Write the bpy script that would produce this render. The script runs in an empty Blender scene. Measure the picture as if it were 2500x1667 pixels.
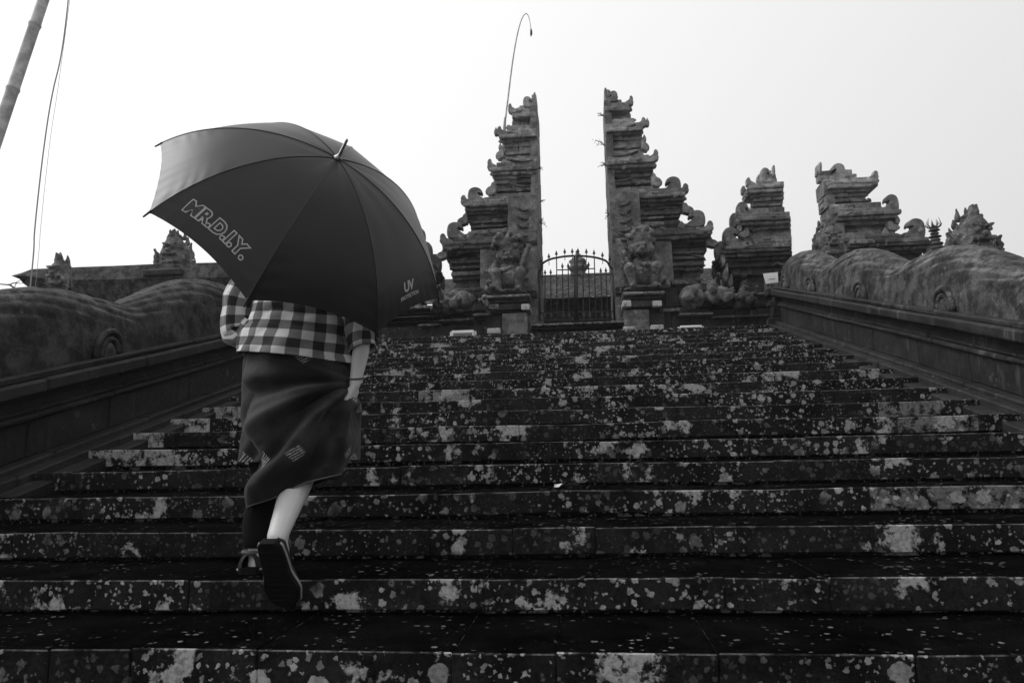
import bpy, math, random
import numpy as np
from mathutils import Vector, Matrix, noise, Quaternion
random.seed(7); np.random.seed(7)
PI = math.pi
S = bpy.context.scene
COL = S.collection

# ------------------------------------------------------------------ camera
F_PX, PITCH, YAW, ROLL = 1800.0, 0.150098316, -0.096928731, -0.0190958334   # focal length in pixels of a 2500 px wide frame
CAM = np.array([0, 0, 1.083])
_fw = np.array([math.sin(YAW)*math.cos(PITCH), math.cos(YAW)*math.cos(PITCH), math.sin(PITCH)])
_r = np.array([math.cos(YAW), -math.sin(YAW), 0.0]); _u = np.cross(_r, _fw)
_R = _r*math.cos(ROLL) + _u*math.sin(ROLL); _U = -_r*math.sin(ROLL) + _u*math.cos(ROLL)
cd = bpy.data.cameras.new('camera'); cam = bpy.data.objects.new('camera', cd); COL.objects.link(cam)
cd.sensor_width = 36; cd.sensor_fit = 'HORIZONTAL'; cd.lens = F_PX/2500*36
cd.clip_start = 0.05; cd.clip_end = 3000
cam.matrix_world = Matrix(((_R[0], _U[0], -_fw[0], CAM[0]), (_R[1], _U[1], -_fw[1], CAM[1]), (_R[2], _U[2], -_fw[2], CAM[2]), (0, 0, 0, 1)))
S.camera = cam

def at(px, py, Y):
    """where the sight line through a point of the photograph reaches the distance Y"""
    d = _fw + _R*(px-1250)/F_PX + _U*(833.5-py)/F_PX
    return Vector(CAM + d*(Y/d[1]))
def atX(px, py, X):
    d = _fw + _R*(px-1250)/F_PX + _U*(833.5-py)/F_PX
    return Vector(CAM + d*(X/d[0]))

# ------------------------------------------------------------------ world, sun, exposure
SUN_EL, SUN_ROT = math.radians(44), math.radians(-82)
W = bpy.data.worlds.new('World'); S.world = W; W.use_nodes = True
nt = W.node_tree; nt.nodes.clear()
sky = nt.nodes.new('ShaderNodeTexSky'); sky.sky_type = 'NISHITA'; sky.sun_disc = False
sky.sun_elevation = SUN_EL; sky.sun_rotation = SUN_ROT; sky.air_density = 2.0; sky.dust_density = 8.0
bw = nt.nodes.new('ShaderNodeRGBToBW')
mixw = nt.nodes.new('ShaderNodeMix'); mixw.data_type = 'FLOAT'; mixw.inputs[0].default_value = 0.90   # a closed grey cloud layer over most of the clear sky
tcw = nt.nodes.new('ShaderNodeTexCoord'); dotw = nt.nodes.new('ShaderNodeVectorMath'); dotw.operation = 'DOT_PRODUCT'
dotw.inputs[1].default_value = (math.sin(SUN_ROT)*math.cos(SUN_EL), math.cos(SUN_ROT)*math.cos(SUN_EL), math.sin(SUN_EL))
cloud = nt.nodes.new('ShaderNodeMapRange'); cloud.inputs[1].default_value = -.6; cloud.inputs[2].default_value = 1.0    # overcast brightens smoothly towards the sun behind it
cloud.inputs[3].default_value = 4.9; cloud.inputs[4].default_value = 10.3
nt.links.new(tcw.outputs['Generated'], dotw.inputs[0]); nt.links.new(dotw.outputs['Value'], cloud.inputs[0]); nt.links.new(cloud.outputs[0], mixw.inputs[3])
bg = nt.nodes.new('ShaderNodeBackground'); bg.inputs[1].default_value = 0.1
ow = nt.nodes.new('ShaderNodeOutputWorld')
nt.links.new(sky.outputs[0], bw.inputs[0]); nt.links.new(bw.outputs[0], mixw.inputs[2])
nt.links.new(mixw.outputs[0], bg.inputs[0]); nt.links.new(bg.outputs[0], ow.inputs[0])
sl = bpy.data.lights.new('sun', 'SUN'); sl.energy = 0.9; sl.angle = math.radians(25)
so = bpy.data.objects.new('sun', sl); COL.objects.link(so)
_sd = Vector((math.sin(SUN_ROT)*math.cos(SUN_EL), math.cos(SUN_ROT)*math.cos(SUN_EL), math.sin(SUN_EL)))
so.rotation_euler = _sd.to_track_quat('Z', 'Y').to_euler()
S.view_settings.view_transform = 'Standard'; S.view_settings.look = 'None'
S.view_settings.exposure = 0.3; S.view_settings.gamma = 1.0; S.view_settings.use_curve_mapping = False
S.cycles.max_bounces = 6; S.cycles.diffuse_bounces = 3; S.cycles.glossy_bounces = 2; S.cycles.volume_bounces = 1
S.cycles.use_denoising = True

# ------------------------------------------------------------------ materials
class N:
    def __init__(s, name):
        s.m = bpy.data.materials.new(name); s.m.use_nodes = True; s.t = s.m.node_tree
        s.b = s.t.nodes['Principled BSDF']; s.o = s.t.nodes['Material Output']
        s.pos = s.n('ShaderNodeNewGeometry').outputs['Position']
        s.nz = s.n('ShaderNodeSeparateXYZ'); g = s.n('ShaderNodeNewGeometry'); s.l(g.outputs['Normal'], s.nz.inputs[0]); s.ny = s.nz.outputs[1]; s.nz = s.nz.outputs[2]
    def n(s, k, **kw):
        x = s.t.nodes.new(k)
        for a, v in kw.items(): setattr(x, a, v)
        return x
    def l(s, a, b): s.t.links.new(a, b)
    def put(s, sock, v):
        if hasattr(v, 'links') or isinstance(v, bpy.types.NodeSocket): s.l(v, sock)
        else: sock.default_value = v
    def math(s, op, a, b=0.0, c=0.0, clamp=False):
        x = s.n('ShaderNodeMath', operation=op, use_clamp=clamp)
        s.put(x.inputs[0], a); s.put(x.inputs[1], b); s.put(x.inputs[2], c); return x.outputs[0]
    def ramp(s, v, a, b, c=0.0, d=1.0):          # smooth step of v between a and b
        x = s.n('ShaderNodeMapRange', interpolation_type='SMOOTHSTEP'); s.put(x.inputs[0], v)
        for i, q in enumerate((a, b, c, d)): s.put(x.inputs[i+1], q)
        return x.outputs[0]
    def mix(s, f, a, b):
        x = s.n('ShaderNodeMix', data_type='FLOAT'); s.put(x.inputs[0], f); s.put(x.inputs[2], a); s.put(x.inputs[3], b); return x.outputs[0]
    def noise(s, scale, detail=4, rough=.55, vec=None, dim='3D'):
        x = s.n('ShaderNodeTexNoise'); x.inputs['Scale'].default_value = scale; x.inputs['Detail'].default_value = detail
        x.inputs['Roughness'].default_value = rough; s.l(vec or s.pos, x.inputs['Vector']); return x.outputs[0]
    def warp(s, scale, amt):
        x = s.n('ShaderNodeTexNoise'); x.inputs['Scale'].default_value = scale; x.inputs['Detail'].default_value = 3; s.l(s.pos, x.inputs['Vector'])
        a = s.n('ShaderNodeVectorMath', operation='MULTIPLY_ADD'); s.l(x.outputs['Color'], a.inputs[0]); a.inputs[1].default_value = (amt,)*3
        s.l(s.pos, a.inputs[2]); return a.outputs[0]
    def spots(s, vec, scale, density, rmax, edge=.12):
        v = s.n('ShaderNodeTexVoronoi', feature='F1'); v.inputs['Scale'].default_value = scale; s.l(vec, v.inputs['Vector'])
        sp = s.n('ShaderNodeSeparateColor'); s.l(v.outputs['Color'], sp.inputs[0])
        on = s.math('LESS_THAN', sp.outputs[0], density)
        rad = s.math('MULTIPLY_ADD', sp.outputs[1], rmax*.75, rmax*.25)
        m = s.ramp(s.math('SUBTRACT', rad, v.outputs['Distance']), 0.0, edge*rmax)
        tone = s.math('MULTIPLY_ADD', sp.outputs[2], .6, .4)
        return s.math('MULTIPLY', s.math('MULTIPLY', m, on), tone)
    def bump(s, h, strength=.5, dist=.01):
        x = s.n('ShaderNodeBump'); x.inputs['Strength'].default_value = strength; x.inputs['Distance'].default_value = dist
        s.l(h, x.inputs['Height']); s.l(x.outputs[0], s.b.inputs['Normal'])
    def base(s, v): s.l(v, s.b.inputs['Base Color'])
    def val(s, k, v): s.put(s.b.inputs[k], v)

def grey(name, v, rough=.6, spec=.3, var=0.0, scale=30, metal=0):
    m = N(name)
    if var:
        n = m.noise(scale, 4); m.base(m.math('MULTIPLY', m.ramp(n, .3, .7, 1-var, 1+var), v)); m.bump(n, .3, .004)
    else: m.b.inputs['Base Color'].default_value = (v, v, v, 1)
    m.val('Roughness', rough); m.val('Specular IOR Level', spec); m.val('Metallic', metal)
    return m.m

def stone(name, *_a, **_k):
    return _stone(name, *_a, **_k)
def _stone(name, base=.025, top=.5, lichen=.32, tread=0.0, mott=1.0, edge=1.0, streak=0.0, dens=.35, cluster=(.42, .6), big=(.62, .70), upl=0.0, small=True, bump=.6, rough=.72, spec=.25):
    """weathered andesite: mottled ground, round crustose lichen of three sizes that keeps to clusters, ragged patches, pale single stones"""
    m = N(name)
    mot = m.noise(7, 6, .65); fine = m.noise(90, 3, .6); lay = m.noise(2.3, 3)
    g = m.math('MULTIPLY', m.ramp(mot, .5-.2/mott, .5+.2/mott, .55 if mott == 1 else .35, 1.6 if mott == 1 else 2.0), base)
    g = m.math('MULTIPLY', g, m.ramp(fine, .3, .7, .7, 1.35))
    g = m.math('MULTIPLY', g, m.ramp(lay, .35, .65, .75, 1.3))
    up = m.math('MULTIPLY', m.ramp(m.nz, .4, .6), m.math('SUBTRACT', 1.0, m.ramp(m.math('MULTIPLY', m.ny, -1.0), .25, .45)))
    g = m.math('MULTIPLY', g, m.mix(up, 1.0, top))                        # soil and moss lie on the treads
    if edge != 1.0:                                                        # worn arris: the sky highlight on its chamfer is painted paler
        ch_ = m.math('MULTIPLY', m.ramp(m.nz, .25, .45), m.ramp(m.ny, -.25, -.45, 0, 1) if 0 else m.ramp(m.math('MULTIPLY', m.ny, -1.0), .25, .45))
        g = m.math('MULTIPLY', g, m.math('MULTIPLY_ADD', m.math('MULTIPLY', ch_, m.ramp(m.noise(14, 3), .35, .6)), edge-1, 1.0))
    if streak:                                                             # water and lime runs down the face
        vm = m.n('ShaderNodeVectorMath', operation='MULTIPLY'); m.l(m.pos, vm.inputs[0]); vm.inputs[1].default_value = (7, 7, .9)
        st = m.math('MULTIPLY', m.ramp(m.noise(1.6, 5, .65, vm.outputs[0]), .52, .72), m.ramp(m.noise(1.3, 3), .4, .6))
        g = m.math('MULTIPLY_ADD', st, streak, g)
    w1 = m.warp(38, .045); w2 = m.warp(75, .022)
    clus = m.ramp(m.noise(1.7, 4, .6), cluster[0], cluster[1])
    L = m.math('MULTIPLY', m.spots(w1, 11, dens*.8, .44), clus)
    L = m.math('MAXIMUM', L, m.math('MULTIPLY', m.spots(w2, 21, dens*1.05, .46), m.math('MULTIPLY_ADD', clus, .85, .15)))
    if small: L = m.math('MAXIMUM', L, m.math('MULTIPLY', m.spots(w2, 50, dens*1.0, .46), m.math('MULTIPLY_ADD', clus, .75, .15)))
    pn = m.noise(4.2, 8, .68)
    L = m.math('MAXIMUM', L, m.math('MULTIPLY', m.ramp(pn, big[0], big[1]), .85))
    pale = m.n('ShaderNodeAttribute', attribute_type='OBJECT', attribute_name='pale').outputs['Fac']
    L = m.math('MAXIMUM', L, m.math('MULTIPLY', m.ramp(m.noise(15, 7, .72), .43, .54), pale))
    if upl: L = m.math('MAXIMUM', L, m.math('MULTIPLY', m.math('MULTIPLY', up, m.ramp(m.noise(11, 6, .7), .42, .6)), upl))
    L = m.math('MULTIPLY', L, m.ramp(m.noise(55, 3), .3, .6, .55, 1.0))
    if tread:                                                              # trodden faces keep only small scraps of lichen
        sm = m.math('MULTIPLY', m.spots(m.warp(70, .02), 34, .5, .38), m.ramp(m.noise(4.1, 5, .65), .42, .60))
        L = m.mix(up, L, m.math('MULTIPLY', sm, tread))
    m.base(m.mix(L, g, lichen))
    h = m.math('MULTIPLY_ADD', L, .35, m.math('MULTIPLY_ADD', fine, .5, mot))
    m.bump(h, bump, .012); m.val('Roughness', rough); m.val('Specular IOR Level', m.mix(up, spec, 0.0) if tread else spec)
    return m.m

M_STEP = stone('step_stone', .0125, .22, .46, dens=.62, cluster=(.43, .55), big=(.575, .612), rough=.9, spec=.06, tread=.42, edge=5.5)
M_WALL = stone('balustrade_stone', .0145, 1.3, .14, dens=.16, cluster=(.5, .7), big=(.66, .76), rough=.75, streak=.08, edge=2.2)
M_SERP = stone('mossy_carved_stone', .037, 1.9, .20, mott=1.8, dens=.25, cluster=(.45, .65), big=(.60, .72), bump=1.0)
M_SERPD = stone('shaded_carved_stone', .020, 1.9, .14, mott=1.8, dens=.2, cluster=(.5, .7), big=(.64, .76), bump=1.0)  # darker copy of the serpent stone, left side's shade painted in
M_WALLD = stone('shaded_balustrade_stone', .010, 1.3, .10, dens=.14, cluster=(.5, .7), big=(.68, .78), rough=.75, streak=.02, edge=2.2)  # darker copy of the wall stone, left side's shade painted in
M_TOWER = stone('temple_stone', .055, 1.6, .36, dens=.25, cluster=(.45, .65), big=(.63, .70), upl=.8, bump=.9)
M_TOWERU = stone('mist_paled_temple_stone', .22, 1.5, .45, dens=.25, cluster=(.45, .65), big=(.60, .70), upl=.6, bump=.9)  # upper tiers: pale mist veil painted into the stone colour
M_TOWERM = stone('mid_mist_temple_stone', .125, 1.5, .42, dens=.25, cluster=(.45, .65), big=(.60, .70), upl=.7, bump=.9)  # middle tiers: fainter painted mist; also the grey of reveals and pilaster
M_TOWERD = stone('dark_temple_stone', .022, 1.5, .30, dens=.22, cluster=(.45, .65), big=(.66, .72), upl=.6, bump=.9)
M_STAT = stone('statue_stone', .095, 1.6, .34, dens=.3, cluster=(.40, .6), big=(.58, .66), upl=.5, bump=.9)
M_WHITEST = stone('limewashed_stone', .10, 2.0, .62, dens=.8, cluster=(.1, .3), big=(.42, .5), bump=.8)
M_GROUND = stone('ground_paving', .03, 1.0, .25, dens=.2, cluster=(.5, .7), big=(.66, .75))
M_IRON = grey('wrought_iron', .022, .5, .4, .3, 60)
M_WHITE = grey('white_enamel', .8, .4, .4)
M_INK = grey('grey_ink', .18, .6)
M_BAMBOO = grey('bamboo', .40, .55, .3, .3, 12)
M_CORD = grey('cord', .3, .8)
M_TWIG = grey('dead_twig', .05, .9)
M_FERN = grey('fern_leaf', .06, .8)
M_PLINTH = grey('white_metal_lamp', .85, .35)

# ------------------------------------------------------------------ mesh helpers
def org(o):
    v = Vector((0, 0, 0))
    while o: v += o.location; o = o.parent
    return v
class MB:
    def __init__(s): s.v = []; s.f = []; s.uv = None
    def add(s, vs, fs):
        k = len(s.v); s.v += [tuple(p) for p in vs]; s.f += [tuple(i+k for i in f) for f in fs]; return s
    def box(s, x0, x1, y0, y1, z0, z1, ch=.006, jit=0.0, fn=None):
        """chamfered block; fn moves every corner (lean, shear)"""
        if x1 < x0: x0, x1 = x1, x0
        ch = min(ch, (x1-x0)*.3, (y1-y0)*.3, (z1-z0)*.3)
        vs = []; idx = {}
        for a in (0, 1):
            for b in (0, 1):
                for c in (0, 1):
                    j = Vector([random.uniform(-jit, jit) for _ in range(3)])
                    X = (x0, x1)[a]; Y = (y0, y1)[b]; Z = (z0, z1)[c]
                    sx, sy, sz = (1-2*a)*ch, (1-2*b)*ch, (1-2*c)*ch
                    for k, d in enumerate(((0, sy, sz), (sx, 0, sz), (sx, sy, 0))):
                        idx[(a, b, c, k)] = len(vs); vs.append(Vector((X, Y, Z)) + Vector(d) + j)
        I = idx; fs = []
        for a in (0, 1): fs.append([I[(a, 0, 0, 0)], I[(a, 0, 1, 0)], I[(a, 1, 1, 0)], I[(a, 1, 0, 0)]][::(1 if a == 0 else -1)])
        for b in (0, 1): fs.append([I[(0, b, 0, 1)], I[(1, b, 0, 1)], I[(1, b, 1, 1)], I[(0, b, 1, 1)]][::(1 if b == 0 else -1)])
        for c in (0, 1): fs.append([I[(0, 0, c, 2)], I[(0, 1, c, 2)], I[(1, 1, c, 2)], I[(1, 0, c, 2)]][::(1 if c == 0 else -1)])
        for a in (0, 1):
            for b in (0, 1): fs.append([I[(a, b, 0, 0)], I[(a, b, 0, 1)], I[(a, b, 1, 1)], I[(a, b, 1, 0)]])
            for c in (0, 1): fs.append([I[(a, 0, c, 0)], I[(a, 1, c, 0)], I[(a, 1, c, 2)], I[(a, 0, c, 2)]])
        for b in (0, 1):
            for c in (0, 1): fs.append([I[(0, b, c, 1)], I[(1, b, c, 1)], I[(1, b, c, 2)], I[(0, b, c, 2)]])
        for a in (0, 1):
            for b in (0, 1):
                for c in (0, 1): fs.append([I[(a, b, c, k)] for k in range(3)])
        cen = Vector(((x0+x1)/2, (y0+y1)/2, (z0+z1)/2))
        out = []
        for f in fs:                                  # outward winding
            n = (vs[f[1]]-vs[f[0]]).cross(vs[f[2]]-vs[f[0]]); m = sum((vs[i] for i in f), Vector())/len(f)
            out.append(f if n.dot(m-cen) > 0 else f[::-1])
        if fn: vs = [fn(v) for v in vs]
        return s.add(vs, out)
    def tube(s, pts, rad, n=8, caps=True):
        pts = [Vector(p) for p in pts]; rad = rad if hasattr(rad, '__len__') else [rad]*len(pts)
        vs = []; prev = None
        for i, p in enumerate(pts):
            t = (pts[min(i+1, len(pts)-1)]-pts[max(i-1, 0)]).normalized()
            a = (prev - t*prev.dot(t)).normalized() if prev else t.orthogonal().normalized()
            prev = a; b = t.cross(a)
            for k in range(n):
                q = 2*PI*k/n; vs.append(p + (a*math.cos(q)+b*math.sin(q))*rad[i])
        fs = [(i*n+k, i*n+(k+1) % n, (i+1)*n+(k+1) % n, (i+1)*n+k) for i in range(len(pts)-1) for k in range(n)]
        if caps: fs += [tuple(range(n))[::-1], tuple((len(pts)-1)*n+k for k in range(n))]
        return s.add(vs, fs)
    def ell(s, c, r, nu=12, nv=8, rot=None):
        c = Vector(c); r = r if hasattr(r, '__len__') else (r, r, r)
        vs = []
        for j in range(nv+1):
            ph = PI*j/nv
            for i in range(nu):
                th = 2*PI*i/nu; p = Vector((r[0]*math.sin(ph)*math.cos(th), r[1]*math.sin(ph)*math.sin(th), r[2]*math.cos(ph)))
                vs.append(c + (rot @ p if rot else p))
        fs = [(j*nu+i, (j+1)*nu+i, (j+1)*nu+(i+1) % nu, j*nu+(i+1) % nu) for j in range(nv) for i in range(nu)]
        return s.add(vs, fs)
    def cap(s, p, q, r1, r2, n=10):                    # capsule between two joints
        p, q = Vector(p), Vector(q); d = (q-p)
        if d.length < 1e-6: return s.ell(p, r1)
        t = d.normalized(); ps = []; rs = []
        for a in (-1, -.8, -.4): ps.append(p+t*a*r1); rs.append(r1*math.sqrt(max(0, 1-a*a))+1e-4)
        ps += [p, q]; rs += [r1, r2]
        for a in (.4, .8, 1): ps.append(q+t*a*r2); rs.append(r2*math.sqrt(max(0, 1-a*a))+1e-4)
        return s.tube(ps, rs, n)
    def prism(s, poly, fn, y0, y1, ch=0.0):
        """outline (u, z) given thickness from y0 to y1, rim chamfered"""
        n = len(poly); cx = sum(p[0] for p in poly)/n; cz = sum(p[1] for p in poly)/n
        sh = [(cx+(u-cx)*(1-ch), cz+(z-cz)*(1-ch)) for u, z in poly]
        t = (y1-y0)*.18 if ch else 0
        rings = [(sh, y0), (poly, y0+t), (poly, y1-t), (sh, y1)] if ch else [(poly, y0), (poly, y1)]
        vs = [fn(u, y, z) for P, y in rings for u, z in P]; m = len(rings)
        fs = [(i*n+k, i*n+(k+1) % n, (i+1)*n+(k+1) % n, (i+1)*n+k) for i in range(m-1) for k in range(n)]
        for base in (0, (m-1)*n):
            fs.append(tuple(range(base, base+n)))
        return s.add(vs, fs)
    def mesh(s, name, o=Vector((0, 0, 0)), smooth=False):
        me = bpy.data.meshes.new(name)
        me.from_pydata([(x-o.x, y-o.y, z-o.z) for x, y, z in s.v], [], s.f)
        if smooth: me.shade_smooth()
        me.update(); return me
    def build(s, name, mat, parent=None, smooth=False, norm=False, **props):
        me = s.mesh(name, org(parent), smooth)
        if norm:
            import bmesh
            b = bmesh.new(); b.from_mesh(me); bmesh.ops.recalc_face_normals(b, faces=b.faces); b.to_mesh(me); b.free()
        return link(name, me, mat, parent, **props)
def link(name, me, mat, parent=None, **props):
    o = bpy.data.objects.new(name, me); COL.objects.link(o); o.parent = parent
    if mat is not None:
        me.materials.clear(); me.materials.append(mat)
    for k, v in props.items(): o[k] = v
    return o
def thing(name, label, cat, loc=(0, 0, 0), group=None, kind=None):
    o = bpy.data.objects.new(name, None); COL.objects.link(o); o.location = Vector(loc); o.empty_display_size = .2
    if kind: o['kind'] = kind
    else: o['label'] = label; o['category'] = cat
    if kind and label: o['label'] = label
    if group: o['group'] = group
    return o
def tag(o, label, cat, group=None):
    o['label'] = label; o['category'] = cat
    if group: o['group'] = group
    return o
def remesh(mb, voxel, amp=0.0, freq=8.0, smooth=2, seed=0):
    """fuse overlapping volumes into one skin and roughen it"""
    me = mb.mesh('tmp'); o = bpy.data.objects.new('tmp', me); COL.objects.link(o)
    md = o.modifiers.new('r', 'REMESH'); md.mode = 'VOXEL'; md.voxel_size = voxel
    if smooth:
        sm = o.modifiers.new('s', 'SMOOTH'); sm.factor = .5; sm.iterations = smooth
    dg = bpy.context.evaluated_depsgraph_get(); dg.update()
    out = bpy.data.meshes.new_from_object(o.evaluated_get(dg)); bpy.data.objects.remove(o)
    if amp:
        n = len(out.vertices); co = np.empty(n*3); out.vertices.foreach_get('co', co); co = co.reshape(-1, 3)
        no = np.empty(n*3); out.vertices.foreach_get('normal', no); no = no.reshape(-1, 3)
        off = Vector((seed*3.1, seed*1.7, seed))
        d = np.array([noise.fractal(Vector(c)*freq+off, .8, 2.1, 3) for c in co])
        co += no*(d*amp)[:, None]; out.vertices.foreach_set('co', co.ravel()); out.update()
    return out
def place(me, name, mat, parent=None, smooth=True, **props):
    o = org(parent)
    if o.length: me.transform(Matrix.Translation(-o))
    if smooth: me.shade_smooth()
    return link(name, me, mat, parent, **props)

# ------------------------------------------------------------------ stair measurements
T, H, SL, D0 = .48, .12735, .108, 2.247          # tread, rise, slab thickness, front of step 0
XL, XR, AX = -3.188, 2.719, -.2345
ZK = lambda k: .5102 + k*H
YK = lambda k: D0 + k*T
SLOPE = H/T
zs = lambda Y: ZK(0) + (Y-D0)*SLOPE              # line through the nosings
KTOP = 19; ZTOP = ZK(KTOP)

# ground
g = MB().add([(-400, -400, 0), (400, -400, 0), (400, 400, 0), (-400, 400, 0)], [(0, 1, 2, 3)]).build('ground', M_GROUND, kind='structure')
MB().box(-14, 14, 11.9, 34, -.3, ZTOP-.004, .01).build('upper_terrace', M_GROUND, kind='structure')

# stairway: every slab stone near the camera is a piece of its own
stair = thing('stairway', 'wide flight of lichen spotted dark stone steps', None, (AX, D0, 0), kind='structure')
core = MB()
for k in range(-3, KTOP+1):
    core.box(XL-.25, XR+.25, YK(k)+.075, YK(k+1)+.10 if k < KTOP else 12.05, ZK(k)-H-.25, ZK(k)-SL+.004-.002, .003)
core.build('riser_core', M_STEP, stair)
rest = MB(); nst = 0
PALE = {(5, 249): .9, (6, 359): .9, (7, 443): 1.0, (8, 517): .8, (7, 2180): .45, (6, 2280): .4, (3, 2340): .35, (5, 300): .8, (1, 440): .0, (9, 1100): .5}
pal = [(k, (atX(px, 0, 1).x, px), v) for (k, px), v in PALE.items()]
for k in range(-3, KTOP+1):
    x = XL-.12-random.uniform(0, .3)
    hi = XR+.12
    while x < hi:
        w = random.uniform(.26, .62); x1 = x+w
        if hi-x1 < .15: x1 = hi+.01
        a = max(x, XL-.12)
        dz = random.uniform(-.0035, .003); dy = random.uniform(-.010, .006)
        y1 = YK(k+1)+.06 if k < KTOP else 11.95
        args = (a+.0005, x1-.0005, YK(k)+dy, y1, ZK(k)-SL+dz*.4, ZK(k)+dz)
        if k <= 12 and k > -3 and nst < 298:
            sag = lambda v, k=k: Vector((v.x, v.y+.007*noise.noise(Vector((v.x*2.3, k*3.7, 0))), v.z+.009*noise.noise(Vector((v.x*1.1, k*5.1, 4)))+.004*noise.noise(Vector((v.x*5, k*2.1, 9)))))
            mb = MB().box(*args, ch=.0040, jit=.0022, fn=sag)
            o = mb.build('slab_stone', M_STEP, stair)
            for kk, (_, px), v in pal:
                if kk == k:
                    p = at(px, 1000, YK(k)).x
                    if a-.02 < p < x1: o['pale'] = v
            if 'pale' not in o and random.random() < .012: o['pale'] = random.uniform(.1, .2)
            nst += 1
        else: rest.box(*args, ch=.004, jit=.002)
        x = x1
rest.build('slab_stones', M_STEP, stair, kind='stuff')
MB().box(XL-.25, XR+.25, -1.0, YK(-3)+.3, -.2, .003, .003).build('landing', M_STEP, kind='structure')

rs_ = np.random.RandomState(77); lf = MB()
for i in range(170):
    k = rs_.randint(-1, 13); p = Vector((rs_.uniform(XL+.1, XR-.1), YK(k)+rs_.uniform(.03, .46)**1.0, ZK(k)+.004)); a = rs_.uniform(0, 6.28); s = rs_.uniform(.006, .016)
    if rs_.rand() < .5: p.y = YK(k)+.5-abs(rs_.normal(0, .05))
    d = Vector((math.cos(a), math.sin(a), 0))*s; e = Vector((-math.sin(a), math.cos(a), 0))*s*.45; u = Vector((0, 0, s*rs_.uniform(.1, .5)))
    lf.add([p-d, p+e+u*.3, p+d+u, p-e+u*.2], [(0, 1, 2), (0, 2, 3)])
lf.build('leaf_litter', grey('dry_leaf', .035, .8, .2), kind='stuff')
pp_ = atX(1358, 1186, atX(1358, 1186, 1).x); q_ = at(1360, 1192, YK(3)+.30); q_.z = ZK(3)+.006
MB().add([q_+Vector((-.018, 0, .0)), q_+Vector((.012, -.01, .004)), q_+Vector((.03, .008, .022)), q_+Vector((0, .012, .016)), q_+Vector((-.012, .008, .02))], [(0, 1, 3), (1, 2, 3), (0, 3, 4)]).build('petal_scrap', grey('pale_petal', .6, .7), label='tiny pale petal lying on the tread, middle of the lower steps', category='petal')

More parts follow.
